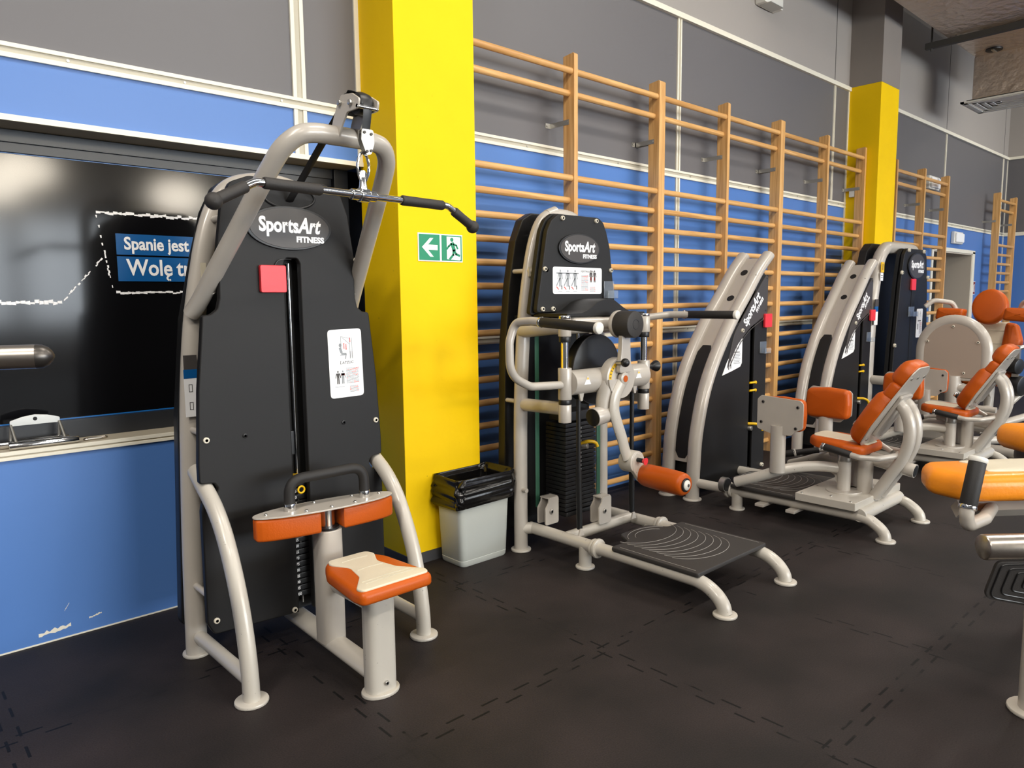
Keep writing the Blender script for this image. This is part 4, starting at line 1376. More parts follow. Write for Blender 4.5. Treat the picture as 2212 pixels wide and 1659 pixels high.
# ================================================================== seated leg machines with the curved towers
def build_leg(label, xc=4.65, outer=False):
    r = root('seated_leg_machine', label, 'gym machine', (xc, 2.2, 0), 'seated leg machines with curved towers')
    P, PW = M['paint'], M['paint_worn']
    prof = [(-.290, 0), (-.288, .12), (-.278, .26), (-.255, .47), (-.171, .752), (-.038, .992), (.155, 1.238), (.357, 1.442), (.54, 1.632), (.69, 1.752)]
    # two curved tubes side by side
    for yy, name in ((2.88, 'front_arc_tube'), (3.09, 'rear_arc_tube')):
        B().use(P).tube(spl([(xc + a, yy, z) for a, z in prof], 4), .050, 18, ry=.042, ref=(0, 1, 0)).build(name, parent=r)
        foot(r, xc - .290, yy, .066)
    # channel cover between them with holes and a long dark slot
    ch = spl([(xc + a + .012, 2.985, z) for a, z in prof[2:-1]] + [(xc + .655, 2.985, 1.722)], 5)
    q = B().use(P).tube(ch, .080, 18, ry=.012, ref=(0, 1, 0))
    cv = q.build('channel_cover', parent=r)
    def on_channel(z):
        for p0, p1 in zip(ch, ch[1:]):
            if p0.z <= z <= p1.z:
                t = (z - p0.z) / (p1.z - p0.z)
                return p0.lerp(p1, t), (p1 - p0).normalized()
        return ch[-1], (ch[-1] - ch[-2]).normalized()
    for z in (1.61, 1.415):
        p, d = on_channel(z)
        n = Vector((-d.z, 0, d.x))
        B().use(M['deep']).prism(ell(.030, .028, 20), p + n * .0105, d, Y, .003).build('cover_hole', parent=cv)
    sp = [on_channel(z) for z in [.285 + k * (1.075 - .285) / 16 for k in range(17)]]
    pts = [p + Vector((-d.z, 0, d.x)) * .0105 for p, d in sp]
    rr = [.030] + [.058] * 15 + [.036]
    B().use(M['deep']).tube(pts, rr, 14, ry=.005, ref=(0, 1, 0)).build('dark_slot', parent=cv)
    # black side body following the curve, with the weight slot
    left = [(a + .03, z) for a, z in prof[2:8]]
    body = [(-.24, .10), (.40, .10)] + [(.40, 1.225), (.36, 1.235), (.30, 1.21), (.20, 1.14)] + []
    pl = [(-.235, .09), (.395, .09), (.395, 1.26)] + [(a, z) for a, z in left[::-1] if z < 1.25]
    B().use(M['panel']).prism(pl, (xc, 2.865, 0), X, Z, -.19 if False else .02, .004).remap(Matrix.Translation((0, .0, 0))).build('front_cover', parent=r, sharp=30)
    B().use(M['panel']).box2((xc + .455, 2.845, .09), (xc + .640, 2.865, 1.60), .006).build('side_cover', parent=r)
    B().use(M['black']).box2((xc + .56, 2.866, .09), (xc + .640, 3.12, 1.62), .02).build('weight_housing', parent=r)
    B().use(M['deep']).box2((xc + .395, 2.90, .09), (xc + .46, 2.92, 1.30)).build('slot_backing', parent=r)
    B().use(M['deep']).prism([(-.235, .09), (.56, .09), (.56, 1.45)] + [(a + .01, z) for a, z in left[::-1]], (xc, 3.10, 0), X, Z, .16).build('tower_core', parent=r, sharp=30)
    # logo plate under the tip of the tubes
    lp = [(.060, .905), (.20, 1.08), (.36, 1.195), (.52, 1.262), (.622, 1.290), (.626, 1.580), (.600, 1.600), (.52, 1.53), (.36, 1.375), (.155, 1.165)]
    o = B().use(M['badge']).prism(rpoly(lp, [.004, .2, .2, .1, .02, .02, .02, .1, .2, .2], 3), (xc, 2.850, 0), X, Z, .012, .003).build('logo_plate', parent=r, sharp=30)
    d = Vector((.30, 0, .335)).normalized()
    dv = Vector((-d.z, 0, d.x))
    t = B().use(M['white'])
    lettering(t, Vector((xc + .405, 2.8375, 1.335)), d, dv, .090)
    t.build('lettering', parent=o)
    q = B().use(M['seam'])
    q.tube(spl([(xc + a, 2.8375, z) for a, z in [(.10, .93), (.22, 1.075), (.36, 1.178), (.52, 1.245), (.615, 1.272)]], 4), .0025, 6)
    q.build('edge_line', parent=o)
    for a, z in ((.605, 1.575), (.595, 1.330)):
        screw(o, (xc + a, 2.838, z), r=.008, m='ink', l=.004)
    # instruction card cut along the curve
    cl = [(.006, .868), (.14, .893), (.25, .918), (.272, .945), (.272, 1.128), (.258, 1.146), (.215, 1.108), (.13, 1.030), (.062, .955)]
    c = B().use(M['white']).prism(cl, (xc, 2.8435, 0), X, Z, .002).build('instruction_label', parent=r, sharp=30)
    q = B().use(M['greyprint'])
    for k in range(7):
        q.box2((xc + .155, 2.8405, 1.010 - k * .011), (xc + .25 - (k % 3) * .008, 2.8412, 1.014 - k * .011))
    q.use(M['ink']).text('Abduktion', (xc + .195, 2.841, 1.028), X, Z, .020, shear=.2)
    q.use(M['greyprint']).tube([(xc + .19, 2.841, 1.05), (xc + .20, 2.841, 1.10)], .003, 5).tube([(xc + .215, 2.841, 1.05), (xc + .245, 2.841, 1.12)], .003, 5)
    q.use(M['ink']).box2((xc + .085, 2.8405, .905), (xc + .095, 2.8412, .975)).box2((xc + .115, 2.8405, .912), (xc + .123, 2.8412, .980))
    q.build('print', parent=c)
    for a, z in ((.262, 1.185), (.585, 1.265), (.60, .12)):
        screw(r, (xc + a, 2.846, z), r=.016, l=.02)
    sensor(r, (xc + .618, 2.838, 1.250), X, Z, .105)
    for z in (.784, .724):
        B().use(M['yel']).tube([(xc + .39, 2.84, z), (xc + .455, 2.83, z), (xc + .458, 2.83, z)], [.008, .008, .014], 10).build('range_pin', parent=r)
    B().use(M['yel']).tube(spl([(xc + .395, 2.85, .470), (xc + .43, 2.80, .468), (xc + .47, 2.78, .445), (xc + .485, 2.775, .415)], 4), .011, 10).build('selector_handle', parent=r)
    B().use(M['zinc']).cyl((xc + .40, 2.87, .435), (xc + .405, 2.82, .435), .02, seg=14, bev=.003).build('selector_pin', parent=r)
    q = B().use(M['clear'])
    q.box2((xc + .53, 2.840, 1.00), (xc + .63, 2.843, 1.09), .001).box2((xc + .53, 2.80, 1.00), (xc + .63, 2.803, 1.04), .001).box2((xc + .53, 2.803, 1.00), (xc + .63, 2.84, 1.003), .001)
    q.build('acrylic_holder', parent=r)
    # floor rails, step and seat platform
    for a in (-.275, .285):
        x = xc + a
        rail(r, x, 2.90, 1.85, .125, 0, 1.575)
        b = B().use(PW)
        flange(b, (x, 2.60, .125), (0, 1, 0), .055)
        flange(b, (x, 2.575, .125), (0, 1, 0), .048)
        b.build('rail_flange', parent=r)
        B().use(PW).cyl((x, 2.535, .012), (x, 2.535, .11), .036, seg=20).build('short_leg', parent=r)
        foot(r, x, 2.535, .052)
    step_plate(r, xc - .335, xc + .335, 2.10, 2.56, .158, True)
    for y in (2.33, 2.12):
        B().use(P).box2((xc - .36, y - .03, .075), (xc + .36, y + .03, .095), .004).build('step_bracket', parent=r)
    b = B().use(PW).box2((xc - .35, 1.725, .165), (xc + .35, 2.095, .215), .006)
    bed = b.build('seat_platform', parent=r)
    for a, y in ((-.33, 2.06), (-.33, 1.76), (-.10, 2.07), (.30, 2.06), (-.28, 1.90)):
        screw(bed, (xc + a, y, .2145), (0, 0, 1), .008, 'zinc', .005)
    B().use(PW).cyl((xc - .30, 1.72, .135), (xc + .30, 1.72, .135), .040, seg=18).build('front_cross_tube', parent=r)
    # pivots, swing arms and pads
    for s in (-1, 1):
        px, py = xc + s * .105, 1.90
        B().use(P).prism(ell(.115, .105, 36), (px - s * .01, py, .214), X, Y, .010, .003).build('pivot_disc', parent=r)
        pv = B().use(P).cyl((px, py, .22), (px, py, .405), .040, seg=24).build('pivot_column', parent=r)
        B().use(M['zinc']).cyl((px, py, .405), (px, py, .452), .042, seg=24, bev=.004).build('pivot_collar', parent=pv)
        po = .275 if outer else .350
        dx = po - .350
        arm = [(px, py + .02, .355), (xc + s * (.155 + dx * .4), 2.04, .358), (xc + s * (.235 + dx * .8), 2.15, .345), (xc + s * (.300 + dx), 2.24, .318), (xc + s * (.345 + dx), 2.36, .265), (xc + s * (.375 + dx), 2.49, .215)]
        am = B().use(PW).tube(spl(arm, 4), .0335, 16).build('swing_arm', parent=r)
        gus = [(0, 0), (.085, 0), (.03, -.03), (.008, -.11), (0, -.13)]
        B().use(P).prism(gus, (px - .004 * s, py + .03, .335), Y if s > 0 else Y, Z, .008).build('gusset', parent=am)
        ox, oy = xc + s * (po - .015), 2.225
        B().use(P).tube([(ox, oy, .32), (ox, oy, .62)], .042, 20, ry=.048, ref=(1, 0, 0)).build('pad_post', parent=am)
        # pad: back plate outside, cushion inside
        bp = rpoly([(-.155, -.100), (-.06, -.125), (.075, -.125), (.10, -.098), (.150, -.075), (.150, .080), (.130, .100), (-.130, .115), (-.155, .090)], .022, 4)
        k = -s if outer else s          # cushion on the inner or the outer side of its plate
        u = Vector((0, -1, 0)) if k < 0 else Vector((0, 1, 0))
        o2 = (xc + s * po, oy - .02, .692)
        pl_ = B().use(P).prism([(a if k < 0 else -a, z) for a, z in bp][::(1 if k < 0 else -1)], o2, u, Z, -.008 if False else .008, .002).build('pad_plate', parent=r)
        for a, z in ((-.115, .075), (.115, .058), (-.125, -.055), (.105, -.075)):
            screw(pl_, (xc + s * po + k * .008, oy - .02 - a, .692 + z), (k, 0, 0), .010, 'ink', .005)
        B().use(M['orange']).pad(rpoly([(-.145, -.100), (.145, -.100), (.152, 0), (.145, .100), (0, .112), (-.145, .100), (-.152, 0)], .04, 4), (xc + s * po - k * .002, oy - .02, .695), -u, Z, .062, .028, .006, back=.006).build('thigh_pad', parent=r)
    # range lever with black grips
    lv = B().use(P).tube(spl([(xc + .20, 1.98, .37), (xc + .24, 2.10, .395), (xc + .20, 2.22, .385)], 4), .017, 12).build('range_lever', parent=r)
    B().use(M['rubber']).tube([(xc + .195, 2.20, .388), (xc + .13, 2.33, .36)], [.021, .021], 14).build('lever_grip', parent=lv)
    B().use(M['rubber']).tube([(xc + .125, 2.335, .36), (xc + .07, 2.46, .33)], [.026, .021], 14).build('lever_grip', parent=lv)
    B().use(M['plastic_white']).tube([(xc + .128, 2.333, .36), (xc + .122, 2.343, .357)], .027, 14).build('ferrule', parent=lv)
    q = B().use(M['zinc']).cyl((xc - .33, 2.62, .17), (xc - .33, 2.58, .17), .05, seg=24)
    o = q.build('belt_guide_wheel', parent=r)
    B().use(M['black']).cyl((xc - .33, 2.61, .17), (xc - .33, 2.575, .17), .043, seg=24).build('tread', parent=o)
    # seat posts
    for a, y in ((-.035, 1.80), (.06, 1.86)):
        B().use(P).tube([(xc + a, y, .215), (xc + a, y, .44)], .046, 18).build('seat_post', parent=r)
    B().use(P).tube([(xc, 2.03, .445), (xc, 1.84, .435), (xc, 1.525, .385)], .042, 16).build('seat_tube', parent=r)
    B().use(M['deep']).cyl((xc, 1.526, .385), (xc, 1.5235, .3846), .036, seg=20).build('tube_end', parent=r)
    # seat cushion (long axis towards the wall)
    th = math.radians(-4)
    ux, uy = X, Vector((0, math.cos(th), -math.sin(th)))
    so = Vector((xc, 1.945, .470))
    ol = rpoly([(-.165, -.175), (.165, -.175), (.185, -.06), (.165, .12), (.09, .195), (-.09, .195), (-.165, .12), (-.185, -.06)], .06, 4)
    st = B().use(M['orange']).pad(ol, so, ux, uy, .062, .026, .004, back=.012).build('seat', parent=r)
    il = rpoly([(-.085, -.165), (.085, -.165), (.095, .05), (.10, .165), (.05, .180), (-.05, .180), (-.10, .165), (-.095, .05)], .03, 4)
    n = ux.cross(uy)
    B().use(M['cream']).pad(il, so + n * .0575, ux, uy, .010, .004, .001).build('seat_panel', parent=st)
    # backrest
    tb = math.atan2(.29, .48)
    bu = X
    bv = Vector((0, -math.sin(tb), math.cos(tb)))
    bo = Vector((xc, 1.675, .735))
    bn = bu.cross(bv)          # towards the room
    pl = rpoly([(-.155, -.245), (.155, -.245), (.185, -.10), (.165, .10), (.125, .285), (.085, .325), (-.085, .325), (-.125, .285), (-.165, .10), (-.185, -.10)], [.05, .05, .15, .2, .05, .05, .05, .05, .2, .15], 4)
    bk = B().use(P).prism(pl, bo, bu, bv, .008, .002).build('back_plate', parent=r)
    for a, z in ((-.10, .25), (.10, .25), (-.11, -.20), (.11, -.20), (0, .25)):
        screw(bk, bo + bu * a + bv * z + bn * .008, bn, .010, 'zinc', .005)
    B().use(P).prism(rect(.18, .30, .02), bo - bv * .02 + bn * .008, bu, bv, .022, .006).build('stiffener', parent=bk)
    lo = rpoly([(-.160, -.25), (.160, -.25), (.192, -.12), (.185, .0), (.150, .115), (-.150, .115), (-.185, .0), (-.192, -.12)], [.09, .09, .14, .14, .06, .06, .14, .14], 6)
    B().use(M['orange']).pad(lo, bo, -bu, bv, .100, .060, .016, seg=6, back=.01).build('back_cushion', parent=r)
    mid = rpoly([(-.152, .085), (.152, .085), (.140, .19), (-.140, .19)], .025, 4)
    B().use(M['orange']).pad(mid, bo, -bu, bv, .072, .032, .004, back=.01).build('back_cushion', parent=r)
    hi = rpoly([(-.140, .175), (.140, .175), (.130, .28), (.085, .335), (-.085, .335), (-.130, .28)], [.05, .05, .07, .09, .09, .07], 6)
    B().use(M['orange']).pad(hi, bo, -bu, bv, .095, .055, .014, seg=6, back=.01).build('head_cushion', parent=r)
    # twin bent support tubes behind the backrest
    for a in (-.052, .052):
        yz = [(1.625, .800), (1.580, .745), (1.552, .66), (1.553, .56), (1.590, .45), (1.655, .335), (1.735, .20)]
        B().use(P).tube(spl([(xc + a, y, z) for y, z in yz], 4), .034, 16).build('back_support', parent=r)
    # hand loop beside the seat
    for s in (-1, 1):
        hp = fil([(xc + s * .205, 2.00, .500), (xc + s * .205, 1.77, .462), (xc + s * .17, 1.68, .462), (xc + s * .05, 1.60, .478), (xc + s * .02, 1.62, .478)], .05, 6)
        o = B().use(P).tube(hp, .0175, 12).build('hand_loop', parent=r)
        e0 = Vector(hp[0]); d0 = (Vector((xc + s * .205, 1.77, .462)) - e0).normalized()
        B().use(M['rubber']).cyl(e0 + d0 * .015, e0 + d0 * .18, .0225, seg=18, bev=.003).build('grip', parent=o)
        B().use(M['chrome']).cyl(e0 - d0 * .004, e0 + d0 * .018, .024, seg=18, bev=.004).build('end_cap', parent=o)
    o = B().use(P).tube(fil([(xc + .16, 1.72, .45), (xc + .19, 1.86, .52), (xc + .19, 1.96, .605)], .04, 5), .016, 12).build('adjust_lever', parent=r)
    B().use(M['rubber']).cyl((xc + .19, 1.885, .54), (xc + .19, 1.955, .60), .021, seg=16).build('grip', parent=o)
    B().use(M['chrome']).cyl((xc + .19, 1.955, .60), (xc + .19, 1.968, .611), .022, seg=16, bev=.003).build('end_cap', parent=o)
    return r

build_leg('seated leg machine with curved silver tower, the nearer of two, beside the hip machine')
build_leg('farther seated leg machine with curved silver tower, in front of the far pillar', 6.64, True)

# ================================================================== crunch machine beyond the curved towers
def build_crunch():
    xc = 8.16
    r = root('upper_body_machine', 'far silver machine with round logo tower, half-round grey side shield and big beige seat back', 'gym machine', (xc, 2.4, 0))
    P = M['paint']
    half = [(-.74, 0), (-.73, .6), (-.71, 1.16), (-.66, 1.5), (-.56, 1.77), (-.44, 1.885), (-.30, 1.915)]
    pts = half + [(-a * .8, z) for a, z in half[::-1]]
    B().use(P).tube(spl([(xc + a, 2.93, z) for a, z in pts], 4), .060, 16).build('rear_frame', parent=r)
    foot(r, xc - .74, 2.93, .09)
    B().use(M['black']).prism(rpoly([(-.75, .1), (-.72, 1.2), (-.66, 1.6), (-.56, 1.88), (-.45, 1.96), (.45, 1.96), (.56, 1.88), (.66, 1.6), (.72, .1)], .06, 3), (xc, 3.12, 0), X, Z, .08, .01).build('rear_cover', parent=r)
    pn = [(-.48, .52), (-.44, .95), (-.36, 1.55), (-.29, 1.84), (-.22, 1.905), (.25, 1.905), (.33, 1.84), (.39, 1.52), (.45, .95), (.48, .52)]
    B().use(M['panel']).prism(rpoly(pn, [.02, .2, .2, .06, .05, .05, .06, .2, .2, .02], 3), (xc, 2.82, 0), X, Z, .035, .006).build('front_cover', parent=r, sharp=50)
    B().use(M['deep']).prism([(a * 1.03, z) for a, z in pn], (xc, 2.86, 0), X, Z, .03).build('cover_backing', parent=r)
    q = B().use(M['deep']).box2((xc - .06, 2.782, .55), (xc + .03, 2.786, 1.58))
    q.build('weight_slot', parent=r)
    o = B().use(M['black']).prism(ell(.235, .135, 40), (xc + .03, 2.784, 1.732), X, Z, .014, .004).build('logo_badge', parent=r)
    B().use(M['badge']).prism(ell(.215, .122, 40), (xc + .03, 2.772, 1.732), X, Z, .004, .001).build('badge_face', parent=o)
    t = B().use(M['white'])
    lettering(t, (xc + .03, 2.7675, 1.735), X, Z, .100)
    t.build('lettering', parent=o)
    sensor(r, (xc - .05, 2.782, 1.545), X, Z, .115)
    instruction_card(r, (xc + .20, 2.783, 1.145), X, Z, .17, .30, 'seat')
    q = B().use(M['clear'])
    q.box2((xc - .13, 2.778, 1.22), (xc + .03, 2.781, 1.32), .001).box2((xc - .10, 2.74, 1.22), (xc + .03, 2.743, 1.27), .001).box2((xc - .10, 2.743, 1.22), (xc + .03, 2.78, 1.223), .001)
    q.build('acrylic_holder', parent=r)
    for a, z in ((-.20, 1.885), (.22, 1.885), (-.36, 1.66), (.37, 1.62), (-.46, .94)):
        screw(r, (xc + a, 2.784, z), r=.02, l=.02)
    q = B().use(M['yel']).box2((xc - .655, 2.862, 1.66), (xc - .585, 2.868, 1.76)).use(M['white']).box2((xc - .665, 2.862, 1.58), (xc - .60, 2.868, 1.655))
    q.use(M['ink']).text('1', (xc - .62, 2.861, 1.71), X, Z, .08, bold=.003)
    for k in range(2):
        q.box2((xc - .655, 2.861, 1.605 + k * .022), (xc - .615, 2.863, 1.612 + k * .022))
    q.build('number_sticker', parent=r)
    q = B().use(M['white']).box2((xc - .765, 2.864, 1.15), (xc - .685, 2.870, 1.28)).use(M['bluebanner']).box2((xc - .762, 2.863, 1.28), (xc - .682, 2.870, 1.33)).use(M['ink']).box2((xc - .758, 2.863, 1.33), (xc - .676, 2.870, 1.40))
    q.build('post_label', parent=r)
    # side frame running towards the room, half-round shield on it
    xs = 7.44
    B().use(P).cyl((xs, 2.90, .615), (xs, 1.86, .580), .045, seg=20).build('side_beam', parent=r)
    B().use(P).cyl((xs, 2.15, .28), (xs, 2.17, .70), .065, seg=20).build('shield_post', parent=r)
    cy, zb, hw = 2.185, .685, .250
    arch = [(cy + hw, zb)] + [(cy + hw * math.cos(a), .925 + .262 * math.sin(a)) for a in [PI * k / 24 for k in range(25)]] + [(cy - hw, zb)]
    sh = B().use(mat('warm_grey_shield', (164, 148, 134), .45)).prism([(y, z) for y, z in arch][::-1], (xs - .01, 0, 0), Y, Z, .02, .004).build('half_round_shield', parent=r, sharp=30)
    q = B().use(P).tube([(xs + .025, cy + (y - cy) * 1.04, zb - .02 if z == zb else .925 + (z - .925) * 1.05) for y, z in arch], .040, 12, ry=.055, ref=(1, 0, 0))
    q.build('shield_rim', parent=sh)
    B().use(P).cyl((xs + .01, cy + hw + .02, zb - .012), (xs + .01, cy - hw - .02, zb - .012), .016, seg=12).build('shield_base', parent=sh)
    for y, z in ((2.185, 1.150), (2.39, 1.01), (1.98, 1.01), (2.29, .74), (2.08, .73)):
        screw(sh, (xs - .012, y, z), (-1, 0, 0), .012)
    B().use(P).cyl((xs + .02, 2.05, .16), (xs + .02, 2.15, .62), .07, seg=18).build('main_post', parent=r)
    B().use(P).cyl((xs - .05, 2.75, .46), (xs - .05, 1.80, .42), .030, seg=16).build('lower_link', parent=r)
    B().use(P).cyl((xs, 2.90, .28), (xs, 1.70, .26), .055, seg=16).build('base_beam', parent=r)
    B().use(P).box2((xs - .06, 2.02, .10), (xs + .10, 2.55, .24), .02).build('base_box', parent=r)
    B().use(P).cyl((xs, 2.85, .06), (xs, 1.60, .06), .05, seg=16).build('floor_beam', parent=r)
    foot(r, xs, 1.62, .08)
    # seat back, headrest and shoulder rolls facing the near side
    sx, sy = 8.42, 2.14
    tb = math.radians(12)
    bv = Vector((math.sin(tb), 0, math.cos(tb)))
    bu = Vector((0, -1, 0))
    bo = Vector((sx, sy - .02, .86))
    B().use(M['cream']).pad(rpoly([(-.17, -.32), (.17, -.32), (.17, .30), (-.17, .30)], .05, 4), bo, bu, bv, .06, .02, .004, back=.01).build('seat_back', parent=r)
    for s in (-1, 1):
        B().use(M['orange']).pad(rpoly([(s * .14 - .075, -.34), (s * .14 + .075, -.34), (s * .20 + .06, .12), (s * .17 + .04, .28), (s * .17 - .06, .30)], .04, 4), bo - Vector((.02, 0, 0)), bu, bv, .11, .045, .006, back=.01).build('side_bolster', parent=r)
    for k in range(4):
        q = B().use(M['trim_in'])
        p = bo + bv * (-.18 + k * .13) + bu.cross(bv) * .0645
        q.tube([p - bu * .15, p + bu * .15], .003, 6)
        q.build('stitching', parent=r)
    ho = Vector((sx - .02, sy + .005, 1.305))
    hd = B().use(M['orange']).pad(ell(.155, .175, 36), ho, bu, bv, .090, .035, .006, back=.02).build('headrest', parent=r)
    for s in (-1, 1):
        c = Vector((sx - .18, sy + s * .29, 1.245))
        q = B().use(M['orange']).pad(rpoly([(-.13, -.055), (.11, -.075), (.13, .05), (-.11, .065)], .03, 4), c - Vector((0, .07, 0)) + Vector((.0, .07, .0)), bu, Z, .15, .035, .006, back=.02)
        o = q.build('shoulder_roll', parent=r)
        B().use(P).tube(fil([(sx - .12, sy + s * .24, 1.20), (sx - .20, sy + s * .30, 1.36), (sx - .30, sy + s * .44, 1.385), (sx - .34, sy + s * .50, 1.32)], .08, 6), .024, 12).build('hand_loop', parent=r)
    B().use(P).cyl((8.10, 1.96, .29), (8.75, 1.50, .97), .030, seg=14).build('foot_bar', parent=r)
    B().use(P).cyl((7.72, 2.26, .045), (8.70, 1.44, .045), .040, seg=14).build('floor_tube', parent=r)
    B().use(P).cyl((7.95, 2.08, .14), (8.60, 1.55, .36), .035, seg=14).build('incline_tube', parent=r)
    foot(r, 8.66, 1.47, .07)
    kb = B().use(M['black']).cyl((8.24, 1.95, .76), (8.20, 1.83, .75), .075, seg=20, bev=.008).build('adjust_knob', parent=r)
    B().use(M['black']).cyl((8.27, 1.90, .57), (8.24, 1.80, .56), .095, seg=20, bev=.008).build('belt_roller', parent=r)
    B().use(M['zinc']).box2((8.22, 1.84, .56), (8.27, 1.90, .95), .006).build('adjust_bracket', parent=r)
    B().use(M['zinc']).tube([(8.24, 1.86, .92), (8.34, 1.74, .98), (8.42, 1.66, .93)], .022, 10).build('adjust_lever', parent=r)
    B().use(M['yel']).cyl((8.36, 1.74, .88), (8.44, 1.66, .88), .02, seg=10).build('lever_grip', parent=r)
    B().use(P).tube([(sx + .06, sy, .30), (sx + .10, sy, .9), (sx + .17, sy, 1.25)], .045, 14).build('back_post', parent=r)
    B().use(P).tube([(sx + .06, sy, .30), (sx + .05, sy, .015)], .06, 14).build('seat_post', parent=r)
    B().use(P).cyl((xs, 2.14, .28), (sx + .05, sy, .28), .05, seg=14).build('seat_beam', parent=r)
    return r

build_crunch()

# ------------------------------------------------------------------ small things on the long wall
def wall_bits():
    for i, (x, z, lab) in enumerate(((11.81, 2.245, 'white emergency light box above the recessed door'), (10.72, 2.90, 'white wall box high up behind the wall bars near the door'))):
        r = root('emergency_light', lab, 'light', (x, WY, z), 'white boxes on the long wall')
        B().use(M['plastic_white']).box2((x - .19, WY - .05, z - .085), (x + .19, WY, z + .085), .012).build('housing', parent=r)
        B().use(M['white']).box2((x - .16, WY - .075, z - .065), (x + .17, WY - .048, z + .065), .015).build('diffuser', parent=r)
    # fire extinguisher and its sign
    x, z = 12.77, 1.545
    o = B().use(M['white']).box2((x - .075, WY - .004, z - .10), (x + .075, WY, z + .10)).use(M['maroon']).box2((x - .065, WY - .006, z - .09), (x + .065, WY - .003, z + .09)).build('fire_sign')
    o.data.name = 'fire_sign'
    tag(o, 'small maroon fire extinguisher sign on the blue wall right of the door', 'sign')
    B().use(M['white']).box2((x - .045, WY - .0075, z - .06), (x - .01, WY - .0058, z + .05)).prism([(.005, -.06), (.045, -.06), (.03, .0), (.045, .06), (.015, .05)], (x, WY - .0062, z), X, Z, .001).build('pictogram', parent=o)
    x = 13.0
    r = root('fire_extinguisher', 'red fire extinguisher with black hose on the blue wall beyond the door', 'fire extinguisher', (x, WY - .10, .72))
    B().use(M['extred']).tube([(x, WY - .10, .70), (x, WY - .10, .74), (x, WY - .10, 1.12), (x, WY - .10, 1.19), (x, WY - .10, 1.22)], [.06, .085, .085, .06, .03], 22).build('cylinder', parent=r)
    B().use(M['black']).tube(fil([(x, WY - .10, 1.25), (x - .12, WY - .12, 1.26), (x - .17, WY - .12, 1.0), (x - .12, WY - .10, .80)], .08, 6), .014, 10).build('hose', parent=r)
    B().use(M['zinc']).box2((x - .03, WY - .12, 1.22), (x + .05, WY - .08, 1.28), .004).build('valve', parent=r)
    B().use(M['extred']).tube([(x - .02, WY - .10, 1.27), (x + .08, WY - .10, 1.31)], .012, 8).build('lever', parent=r)
    B().use(M['yel']).box2((x - .05, WY - .19, .88), (x + .05, WY - .182, 1.02)).build('label_plate', parent=r)
    x, z = 9.98, .98
    o = B().use(M['plastic_white']).box2((x - .04, WY - .014, z - .08), (x + .04, WY, z + .08), .004).build('light_switch')
    tag(o, 'white light switch on the blue wall seen between the wall bars by the door', 'switch')
    B().use(M['white']).box2((x - .025, WY - .018, z + .005), (x + .025, WY - .012, z + .06), .002).box2((x - .025, WY - .018, z - .06), (x + .025, WY - .012, z - .005), .002).build('rocker', parent=o)
    x, z = 6.32, 3.99
    o = root('upper_wall_lamp', 'small white lamp fitting at the top edge of the pale upper wall', 'lamp', (x, WY, z))
    B().use(M['plastic_white']).box2((x - .16, WY - .10, z), (x + .16, WY, z + .12), .01).build('housing', parent=o)
    B().use(M['zinc']).box2((x - .12, WY - .13, z - .006), (x + .10, WY - .02, z + .004), .004).build('louvre', parent=o)

wall_bits()
tag(B().use(M['plastic_white']).box2((8.10, 3.40, 2.49), (8.14, 3.46, 2.56), .006).build('motion_sensor'), 'tiny white sensor box on the side of the far yellow pillar behind the wall bars', 'sensor')

# ------------------------------------------------------------------ ventilation duct
def build_duct():
    zb = 4.25
    r = root('ventilation_duct', 'foil-wrapped ventilation duct hanging below the ceiling at upper right', 'duct', (10.5, 2.3, zb))
    B().use(M['foil']).box2((6.0, 1.30, zb), (11.55, 2.96, zb + .55), .04).build('main_duct', parent=r)
    q = B().use(M['black']).cyl((10.05, 2.70, zb + .002), (10.05, 2.70, zb - .02), .085, seg=24, bev=.004)
    o = q.build('inspection_port', parent=r)
    B().use(M['zinc']).box2((9.98, 2.685, zb - .032), (10.12, 2.715, zb - .018), .003).build('port_handle', parent=o)
    B().use(M['foil']).box2((10.22, 2.20, zb - .50), (10.80, 2.955, zb + .02), .03).build('diffuser_box', parent=r)
    zg = zb - .53
    q = B().use(M['plastic_white'])
    gx0, gx1, gy0, gy1 = 10.15, 10.87, 2.13, 3.05
    for k in range(5):
        d = .03 + k * .066
        a0, a1, b0, b1 = gx0 + d, gx1 - d, gy0 + d, gy1 - d
        if a1 - a0 < .1 or b1 - b0 < .1:
            break
        w = .040
        for u0, u1, v0, v1 in ((a0, a1, b0, b0 + w), (a0, a1, b1 - w, b1), (a0, a0 + w, b0, b1), (a1 - w, a1, b0, b1)):
            q.box2((u0, v0, zg - .005 + k * .006), (u1, v1, zg + .006 + k * .006))
    q.box2((gx0, gy0, zg), (gx1, gy0 + .04, zg + .02)).box2((gx0, gy1 - .04, zg), (gx1, gy1, zg + .02)).box2((gx0, gy0, zg), (gx0 + .04, gy1, zg + .02)).box2((gx1 - .04, gy0, zg), (gx1, gy1, zg + .02))
    q.build('grille', parent=r)
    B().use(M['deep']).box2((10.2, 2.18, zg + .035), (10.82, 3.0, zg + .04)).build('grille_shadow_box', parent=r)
    # support rail
    r2 = root('duct_support_rail', 'dark grey steel rail and rod holding up the foil duct', 'bracket', (9.1, 2.2, 4.17))
    B().use(M['seam']).box2((9.22, 1.2, 4.175), (9.28, 3.16, 4.240), .003).build('rail', parent=r2)
    for y in (3.10,):
        B().use(M['seam']).cyl((9.25, y, 4.15), (9.25, y, ZT), .010, seg=10).build('threaded_rod', parent=r2)

build_duct()

